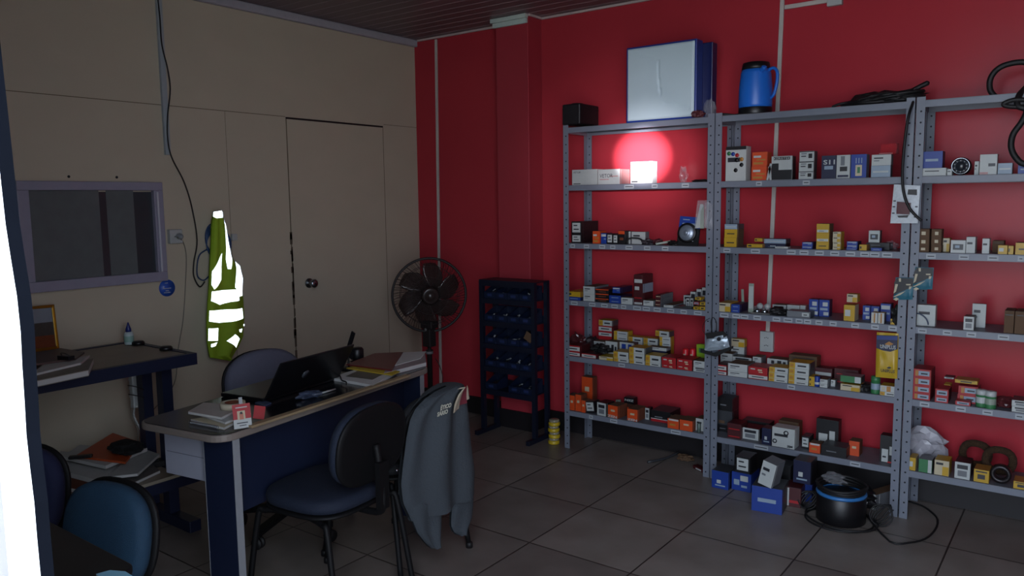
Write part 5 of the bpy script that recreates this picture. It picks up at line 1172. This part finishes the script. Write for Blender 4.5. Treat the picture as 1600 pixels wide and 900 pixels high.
# grey jacket over the chair back
XJ = -2.185; o = empty('grey_jacket', (0, 0, 0)); M_jac = mat('grey_jacket_cloth', '#363c42', .9, var=.10, scale=9, bump=.35, bscale=90)
base = Vector((XJ, 2.36, .2)); o.location = base
def shift(m_): m_.v = [v-base for v in m_.v]; return m_
rows = pr([(599, 690, 708), (604, 672, 712), (612, 655, 714), (625, 641, 715), (640, 631, 718), (665, 625, 721), (695, 621, 725), (730, 618, 729), (760, 622, 732), (788, 634, 732)], XJ)
m_, jf = garment('body', rows, XJ+.022, .115, .012, 2.3, M_jac); shift(m_).build('body', o)
m_, _ = garment('sleeve', pr([(775, 630, 684), (800, 637, 682), (822, 645, 681), (838, 655, 680), (852, 667, 677)], XJ+.012), XJ+.034, .06, .006, 1.4, M_jac, nu=18, nv=16); shift(m_).build('sleeve', o)
m_, _ = garment('sleeve', pr([(775, 699, 732), (795, 698, 731), (812, 698, 729), (824, 702, 722), (832, 709, 716)], XJ), XJ+.022, .055, .006, 1.2, M_jac, nu=18, nv=16, phase=2); shift(m_).build('sleeve', o)
def patch(name, fn, u0, u1, v0, v1, mt, off=.004, n=8, poly=None):
    m_ = MB(); m_.grid(lambda a, b: (lambda p: (p[0]+off+.016, p[1], p[2]))(fn(u0+(u1-u0)*a, v0+(v1-v0)*b, 1)), n, n, mt); return m_
for (u0, u1, v0, v1, mt) in ((.50, .70, .08, .44, mat('cream_trim', '#b9b09a', .7)), (.85, .97, .06, .36, mat('cream_trim', '#b9b09a', .7)), (.70, .85, .06, .40, mat('maroon_trim', '#6a2430', .7)), (.3, .56, .02, .07, mat('cream_trim', '#b9b09a', .7))):
    shift(patch('collar', jf, u0, u1, v0, v1, mt)).build('collar_patch', o)
for s_, px, py in (('ÉTICO', 688, 641), ('SÁRIO', 683, 651)):
    p0 = at(px, py, 'x', XJ+.093)-base; t_ = text(s_, .023, mat('cream_print', '#b8b8a8', .6), o, (p0.x+.0, p0.y, p0.z), rot=(math.pi/2, 0, math.pi/2), bold=.0012, shear=.2)
q = MB(); q.lathe([(.006, 0), (.004, .004)], M_chrome, 10, Matrix.Translation(at(620, 735, 'x', XJ+.05)-base) @ Ty); q.build('press_stud', o)
tag(o, 'grey work jacket with cream collar draped over a chair back', 'jacket')
# reflective vest
XV = XB+.080; M_hv = mat('lime_hi_vis_mesh', '#8fae22', .8, var=.12, scale=30, bump=.2, bscale=200)
def retro():
    m = bpy.data.materials.new('retroreflective_tape'); m.use_nodes = True; nt = m.node_tree; nt.nodes.clear()
    out = nt.nodes.new('ShaderNodeOutputMaterial'); gl = nt.nodes.new('ShaderNodeBsdfAnisotropic'); gm = nt.nodes.new('ShaderNodeNewGeometry')
    gl.inputs['Color'].default_value = (.86, .9, .9, 1); gl.inputs['Roughness'].default_value = .20
    nt.links.new(gm.outputs['Incoming'], gl.inputs['Normal']); df = nt.nodes.new('ShaderNodeBsdfDiffuse'); df.inputs[0].default_value = (.6, .63, .63, 1)  # normal follows the view, so tape returns the phone flash; no emission
    mx = nt.nodes.new('ShaderNodeMixShader'); mx.inputs[0].default_value = .6; nt.links.new(df.outputs[0], mx.inputs[1]); nt.links.new(gl.outputs[0], mx.inputs[2]); nt.links.new(mx.outputs[0], out.inputs[0])
    return m
M_retro = retro()
base = Vector((XV, 2.68, 1.5)); o = empty('reflective_vest', base)
VR = [(330, 335, 345), (345, 331, 348), (365, 330, 352), (385, 329, 356), (400, 328, 360), (420, 327, 372), (440, 326, 376), (470, 324, 380), (500, 323, 381), (530, 323, 380), (545, 325, 373), (555, 327, 366), (562, 352, 360)]
m_, vf = garment('mesh_cloth', pr(VR, XV), XV, .06, .010, 1.5, M_hv, nu=26, nv=60); shift(m_).build('mesh_cloth', o)
def vpatch(poly):
    # tape polygon in picture points, tessellated and laid on the vest surface
    A = [at(x, y, 'x', XV) for x, y in poly]; ys = [a.y for a in A]; zs = [a.z for a in A]; c = Vector((0, sum(ys)/len(ys), sum(zs)/len(zs)))
    rws = pr(VR, XV); m_ = MB(); vs = []; N = 6; n = len(A)
    def surf(y, z):
        i = 0
        for i in range(len(rws)-1):
            if rws[i+1][2] <= z: break
        a, b2 = rws[i], rws[i+1]; f_ = (a[2]-z)/(a[2]-b2[2]); v = (i+min(max(f_, 0), 1))/(len(rws)-1)
        yl = a[0]+(b2[0]-a[0])*f_; yr = a[1]+(b2[1]-a[1])*f_; u = min(max((y-yl)/(yr-yl), .02), .98)
        return Vector((vf(u, v, 1)[0]+.006, y, z))
    vs.append(surf(c.y, c.z)); P = []
    for k in range(n):
        for j in range(4):
            q = A[k].lerp(A[(k+1) % n], j/4); P.append(q)
    for r in range(1, N+1):
        for q in P: vs.append(surf(c.y+(q.y-c.y)*r/N, c.z+(q.z-c.z)*r/N))
    L_ = len(P); fs = [(0, 1+k, 1+(k+1) % L_) for k in range(L_)]
    for r in range(1, N):
        for k in range(L_): fs.append((1+(r-1)*L_+k, 1+r*L_+k, 1+r*L_+(k+1) % L_, 1+(r-1)*L_+(k+1) % L_))
    m_.add(vs, fs, M_retro, True); return m_
for poly in ([(331,331),(343,329),(343,340),(334,341),(330,338)], [(346,342),(350,350),(354,375),(357,405),(355,420),(351,420),(348,405)], [(343,395),(342,437),(336,446),(330,452),(327,445),(328,424),(336,408)],
             [(364,408),(372,415),(377,434),(376,462),(366,463),(362,450),(360,449)], [(327,455),(345,453),(367,451),(368,469),(355,471),(340,476),(326,470)], [(324,485),(350,483),(375,481),(377,497),(355,502),(339,504),(324,502)],
             [(323,513),(338,512),(337,532),(322,532)], [(360,521),(371,529),(366,543),(349,532)], [(368,514),(376,513),(375,519),(369,518)], [(326,537),(336,534),(333,540),(326,542)], [(378,506),(380,506),(380,509),(378,509)]):
    shift(vpatch(poly)).build('reflective_tape', o)
tag(o, 'lime-green safety vest with bright reflective bands hanging on the beige wall', 'vest')
k = MB(); k.tube([at(340, 331, 'x', XB+.001), at(340, 329, 'x', XB+.06)], .003, M_chrome, 8); tag(k.build('nail'), 'nail in the beige wall holding up the reflective vest', 'nail')

# ================================================================== BENCH WITH PAPERS
BX0, BX1, BY0, BY1, BZ = -4.00, -3.40, .80, 2.045, .85
o = empty('steel_workbench', (BX0, BY0, 0)); W_, L_ = BX1-BX0, BY1-BY0; M_bw = mat('scuffed_grey_board', '#8f8676', .5, var=.2, scale=6); M_nb = mat('navy_bench_steel', '#161e36', .42, var=.1)
m_ = MB(); m_.box(.02, W_-.02, .02, L_-.02, BZ-.02, BZ-.004, M_bw); m_.build('tabletop', o)
m_ = MB(); m_.box(W_-.03, W_, 0, L_, BZ-.055, BZ, M_nb); m_.box(0, .03, 0, L_, BZ-.055, BZ, M_nb); m_.box(.03, W_-.03, 0, .03, BZ-.055, BZ, M_nb); m_.box(.03, W_-.03, L_-.03, L_, BZ-.055, BZ, M_nb); m_.build('top_frame', o)
for y in (.06, L_-.10):
    for x in (.215, .40):
        m_ = MB(); m_.box(x, x+.055, y, y+.05, .055, BZ-.055, M_nb); m_.build('leg', o)
    m_ = MB(); m_.box(.06, W_+.03, y-.005, y+.055, .0, .055, M_nb); m_.build('foot', o, bevel=.004)
for y in (.0, .0): pass
m_ = MB(); m_.box(.10, W_-.01, .04, L_-.115+.0, .275, .29, M_bw); m_.box(W_-.055, W_-.005, .04, L_+.05, .225, .275, M_nb); m_.box(.10, .15, .04, L_-.105, .225, .275, M_nb); m_.build('lower_shelf', o)
for (x, y) in ((.14, L_-.05), (.40, L_-.05)):
    m_ = MB(); m_.lathe([(.030, BZ), (.030, BZ+.012), (.024, BZ+.018), (.001, BZ+.018)], M_black, 18, Matrix.Translation((x, y+.01, 0)))
    m_.build('rubber_stop', o)
tag(o, 'navy steel bench with grey board top along the beige wall', 'workbench')
# glue bottle
p0 = onz(202, 537, BZ); o = empty('glue_bottle', (p0.x+.02, p0.y-.01, BZ+.0005)); m_ = MB(); m_.lathe([(.022, 0), (.023, .004), (.023, .05), (.018, .062), (.012, .066)], mat('milky_bottle', '#aebfc0', .35), 20); m_.build('bottle', o)
m_ = MB(); m_.lathe([(.014, .064), (.014, .078), (.006, .10), (.003, .112), (.001, .112)], cm('blue') if False else mat('dark_blue_cap', '#16256a', .35), 16); m_.build('cap', o)
m_ = MB(); m_.lathe([(.0233, .014), (.0233, .044)], mat('mint_label', '#86aaa0', .5), 20, cap=False); m_.build('label_band', o); tag(o, 'small white glue bottle with dark blue cap on the bench corner', 'bottle')
# framed picture
TRp, BRp = at(82, 478, 'x', -4.06), at(93, 540, 'x', -4.04); o = empty('framed_picture', (-4.085, BRp.y, BZ+.001)); hh = TRp.z-BZ; ww = .34; m_ = MB()
T = Matrix.Rotation(-.02, 4, 'X') @ Matrix.Rotation(-.14, 4, 'Y'); M_gold = mat('gilt_frame', '#8a6a20', .3, .6); t_ = .014
m_.box(.03, .045, -ww, 0, 0, t_, M_gold, T=T); m_.box(.03, .045, -ww, 0, hh-t_, hh, M_gold, T=T); m_.box(.03, .045, -ww, -ww+t_, t_, hh-t_, M_gold, T=T); m_.box(.03, .045, -t_, 0, t_, hh-t_, M_gold, T=T); m_.build('frame', o, bevel=.002)
m_ = MB(); m_.box(.045, .0465, -t_*.75, -t_*.35, t_*.5, hh-t_*.5, mat('bright_gilt_line', '#e0bc3c', .25, .6), T=T); m_.build('gilt_line', o)
m_ = MB(); m_.box(.031, .038, -ww+t_, -t_, t_, hh*.33, mat('picture_orange_roofs', '#6e3c22', .3, var=.5, scale=25), T=T); m_.box(.031, .038, -ww+t_, -t_, hh*.33, hh*.62, mat('picture_trees', '#3c403c', .3, var=.4, scale=25), T=T); m_.box(.031, .038, -ww+t_, -t_, hh*.62, hh-t_, mat('picture_sky', '#7e8790', .3, var=.1), T=T); m_.build('picture', o)
tag(o, 'gilt-framed landscape picture leaning on the wall at the left', 'picture')
# papers on the bench
slab('paper_bundle', [(42,598),(60,580),(146,560),(138,578)], BZ, .026, mat('curled_tan_paper', '#7c756b', .7, var=.2), 'thick bundle of curled papers on the bench front edge', 'papers', page=PG)
slab('white_sheets', [(46,586),(68,570),(140,555),(126,567)], BZ+.027, .009, M_paper, 'white sheets on the curled bundle, under a black clip', 'papers')
slab('maroon_binder', [(30,572),(48,552),(95,544),(132,550),(118,560)], BZ+.0368, .008, mat('brown_maroon_cover', '#4e3632', .4), 'brownish binder lying on the bench papers', 'binder')
c1 = onz(103, 562, BZ+.046); m_ = MB(); m_.prism([(-.035, -.012), (.03, -.012), (.035, .014), (-.028, .014)], 0, .018, M_black); m_.tube([(-.02, 0, .018), (-.015, -.01, .03), (.01, -.01, .03), (.02, 0, .018)], .002, M_black, 6, 3)
put(m_, 'bulldog_clip', (c1.x, c1.y, BZ+.0456), 'black clip on the white sheets on the bench', 'clip', rz=.3, bevel=.002)
# lower shelf stack
z = .2905
def low(name, quad, h, mt, label, cat, page=None):
    global z
    o = slab(name, quad, z, h, mt, label, cat, page=page, ymax=1.935); z += h+.0006; return o
low('red_file', [(60,752),(90,722),(175,742),(140,768)], .022, cm('rust'), 'rust-red file at the bottom left of the low pile', 'file', PG)
zb = .2905
z = .2905+.0
slab('grey_ledger', [(150,768),(195,735),(262,702),(250,735),(185,765)], .2905, .014, M_darkpaper, 'grey ledger on the low shelf, right of the rust-red file', 'ledger', page=PG, ymax=1.935)
z = .3135
low('paper_ream', [(75,730),(95,705),(195,712),(160,752)], .022, M_paper, 'ream of printed white paper on the low bench shelf', 'papers', PG)
low('white_binder', [(170,745),(215,700),(262,690),(262,706),(215,740)], .012, M_white, 'white-edged binder at the right of the low pile', 'binder', PG)
z = .3365+.014
low('paper_pad', [(98,713),(125,695),(185,702),(230,700),(165,728)], .016, M_paper, 'white pad with dark edge under the orange folder', 'pad', PG)
low('orange_folder', [(118,712),(178,676),(238,686),(196,722)], .010, mat('orange_card', '#b04a22', .5), 'orange-red folder near the top of the low pile', 'folder')
c1 = onz(198, 700, z+.02); put(blob(.085, .07, .028, mat('black_cloth', '#0c0c0e', .9), 101, .25), 'cloth_beanie', (c1.x, c1.y, z+.001), 'black cloth cap on the orange folder', 'cap')
c1 = onz(133, 714, z); m_ = MB(); m_.box(-.05, .05, -.014, .014, 0, .014, M_black); put(m_, 'black_case_small', (c1.x+.0, c1.y-.02, z+.0), 'slim black glasses case beside the cap', 'case', rz=.9, bevel=.004)
c1 = onz(215, 672, .36); m_ = MB(); m_.box(-.035, .035, -.025, .025, 0, .03, M_white); put(m_, 'white_charger', (-3.90, 1.93, .2905), 'white charger brick behind the black cap', 'charger', bevel=.008)
c1 = onz(245, 716, .30); m_ = MB(); m_.box(-.03, .03, -.11, .11, 0, .028, M_black); m_.box(-.02, .02, -.08, .06, .028, .036, M_hole); m_.tube([(-.03, .1, .03), (.0, .125, .04), (.03, .11, .03)], .006, M_black, 6, 4)
put(m_, 'black_stapler', (c1.x+.07, c1.y-.10, .2910), 'black device on the low shelf, right of the pile', 'device', rz=-.25, bevel=.004)
# power strip on the bench leg
p0 = at(232, 620, 'y', 1.94); o = empty('power_strip', (BX0+.215-.036, 1.955, .56)); m_ = MB(); m_.box(-.024, .012, -.02, .018, -.02, .15, M_white); m_.build('body', o, bevel=.006)
for k in range(3):
    m_ = MB(); m_.lathe([(.014, 0), (.013, .018), (.007, .026)], M_white, 12, Matrix.Translation((-.024, 0, .035+k*.042)) @ Matrix.Rotation(-math.pi/2, 4, 'Y')); m_.build('plug', o)
for k in range(2):
    m_ = MB(); m_.tube([(-.026, -.023, .05+.045*k), (.05, -.026, .055+.045*k), (.14, -.03, .058+.04*k)], .0022, M_rubber, 6, 4); m_.build('cable_tie', o)
m_ = MB(); m_.tube([(-.02, -.0, -.02), (-.03, .0, -.07), (.005, .01, -.14), (.02, .0, -.2), (-.01, 0, -.26)], .005, M_white, 8, 5); m_.tube([(-.036, 0, .03), (-.05, .0, -.06), (-.02, .01, -.15), (-.03, 0, -.24)], .003, mat('grey_cable', '#7a756a', .6), 6, 5); m_.build('cable', o)
tag(o, 'white power strip tied upright to the bench leg', 'power strip')

# ================================================================== FLOOR UNDER THE RACKS
def fbox(px0, px1, yb0, ytop, style, look, d=.14, rz=0, base=0, tilt=0, name='battery_box'):
    A = onz(px0, yb0, base); X2 = A.x+.05
    for _ in range(4):
        py = proj((X2, A.y, base))[1]; X2 = at(px1, py, 'y', A.y).x
    h = at(px0, ytop, 'y', A.y).z-base
    return make_carton('carton', (A.x, A.y, base+.0006), X2-A.x, d, h, style, rz, look, 'box', 'cartons on the floor under the middle rack', tilt=tilt)
fbox(1112, 1138, 761, 734, 'nv', 'dark blue box on the floor, leftmost under the middle rack', .13).data.materials[1] = cm('blue')
fbox(1143, 1173, 764, 736, 'bbx', 'blue box with white print beneath the black one', .13)
fbox(1149, 1171, 737, 712, 'bw', 'black box with white label on the blue print box', .11, base=.130)
a = fbox(1174, 1220, 797, 758, 'blu', 'large blue box nearest the camera on the floor', .16, rz=.12); a.data.materials[0] = cm('dgrey')
a = fbox(1226, 1250, 790, 760, 'ma0', 'black box with a white edge touching the large blue box', .12, rz=.1); q = MB(); me = a.data; h_ = max(v.co.z for v in me.vertices); q.box(.001, .02, -.0012, .0002, .004, h_-.004, cm('white')); q.build('white_edge', a)
fbox(1238, 1268, 779, 752, 'blu', 'blue box under the dark box at the back', .12)
fbox(1239, 1266, 753, 718, 'nv', 'dark navy box with a round mark stacked at the back', .11, base=.115)
fbox(1212, 1234, 775, 725, 'dk', 'black box standing behind the grey tilted one', .10)
a = fbox(1184, 1206, 754, 716, 'w', 'grey and white box tilted on the large blue box', .10, base=.160, rz=-.1, tilt=.22); a.data.materials[0] = cm('grey')
fbox(1352, 1371, 792, 768, 'w', 'long white box on the floor behind the cable drum', .22, rz=-.42)
# black cable drum
c1 = onz(1313, 822, 0); DX, DY = -.922, 3.86; o = empty('cable_drum', (DX, DY, 0)); m_ = MB()
m_.lathe([(.108, 0), (.112, .004), (.112, .125), (.104, .135)], M_black, 36, cap=True); m_.build('drum', o)
for i in range(4):
    m_ = MB(); m_.tube([((.100+.004*i)*math.cos(a), (.100+.004*i)*math.sin(a), .145+.010*i+.004*math.sin(3*a+i)) for a in [2*math.pi*k/40 for k in range(40)]], .007, M_rubber, 8, closed=True); m_.build('cable_turn', o)
m_ = MB(); m_.tube([(.106*math.cos(a), .106*math.sin(a), .137) for a in [2*math.pi*k/40 for k in range(40)]], .0095, mat('light_blue_hose', '#2d6aa6', .4), 8, closed=True); m_.build('blue_hose_turn', o)
tag(o, 'black cable drum with a light blue turn of hose on top', 'cable drum')
film((DX-.03, DY-.02, .185), .05, .05, .02, 'crumpled clear film lying on the cable drum', 111, None, .4)
m_ = MB(); P = []
for k in range(44):
    a = .6+2*math.pi*k/40*1.9; r = .155+.012*math.sin(a*1.7); P.append(Vector((DX+r*1.05*math.cos(a), DY-.015+r*.9*math.sin(a), .006+(.006 if k > 20 else 0))))
P += [onz(x, y, .006) for x, y in ((1390, 846), (1420, 848), (1445, 842), (1461, 828), (1465, 812), (1455, 800), (1440, 790), (1418, 783))]
m_.tube(P, .0045, M_rubber, 6, 3); tag(m_.build('black_cable'), 'loose black cable looping on the floor around the drum', 'cable')
rr = random.Random(4)
for i in range(2):
    m_ = MB(); cx, cy, r = ((DX+.175, DY+.02, .05), (DX-.165, DY+.03, .045))[i]
    for t_ in range(4): m_.tube([(r*(1-.1*t_)*math.cos(a), .4*r*math.sin(a)+.01*t_, r*1.02+.9*r*math.sin(a+.4*t_)) for a in [2*math.pi*k/18 for k in range(18)]], .0035, M_rubber, 6, closed=True)
    tag(m_.build('wire_coil', loc=(cx, cy, .004)), 'tangled thin wire coil at the %s side of the drum' % ('right', 'left')[i], 'wire')
put(blob(.09, .05, .055, mat('dark_bag_film', '#17171b', .3), 121, .35), 'dark_plastic_bag', (DX+.02, DY+.21, .001), 'dark plastic bag behind the cable drum', 'plastic bag')
# yellow spools by the left rack
for i in range(4):
    p0 = Vector((-2.725, 4.075, i*.040+.0005)); o = empty('yellow_spool', p0+Vector((.004*(i % 2), 0, 0))); m_ = MB(); m_.lathe([(.036, 0), (.037, .004), (.037, .018), (.030, .022)], mat('yellow_spool_plastic', '#b59a1e', .4), 24); m_.build('disc', o)
    m_ = MB(); m_.lathe([(.030, .021), (.033, .026), (.033, .036), (.028, .0392), (.001, .0392)], mat('cloudy_plastic', '#87806a', .3, var=.5, scale=60), 20); m_.build('clear_cap', o)
    tag(o, 'yellow spool with clear cap, %s of the pile by the left rack' % ORD[4][i].replace('third', 'third from bottom').replace('second', 'second from bottom'), 'spool', 'yellow spools on the floor')
# debris by the post
m_ = MB(); m_.tube([onz(1012, 722, .01), onz(1040, 716, .012), onz(1060, 707, .02)], .007, cm('dgrey'), 8, 3); tag(m_.build('dark_rod'), 'short dark rod on the floor in front of the left rack', 'rod')
p0 = onz(1068, 722, 0); put(blob(.05, .03, .018, cm('brown'), 131, .4), 'brown_scrap', (p0.x, p0.y+.03, .001), 'brown scrap on the floor beside the dark rod', 'scrap')
p0 = onz(1094, 737, 0); m_ = MB(); m_.box(-.045, .04, -.015, .02, 0, .02, cm('maroon')); m_.box(-.02, .03, -.016, -.014, .004, .012, cm('white')); put(m_, 'maroon_box_small', (p0.x-.01, p0.y+.02, .001), 'small maroon pack on the floor left of the middle post', 'pack', rz=-.5, bevel=.003)
if __name__ == '__main__':
    import os
    if os.environ.get('DEVCHECK'):
        print('NLAB', len(LABELS), [(k, len(v)) for k, v in LABELS.items() if len(v) > 1]); print('LONG', [k for k in LABELS if len(k.split()) > 16 or len(k.split()) < 4])
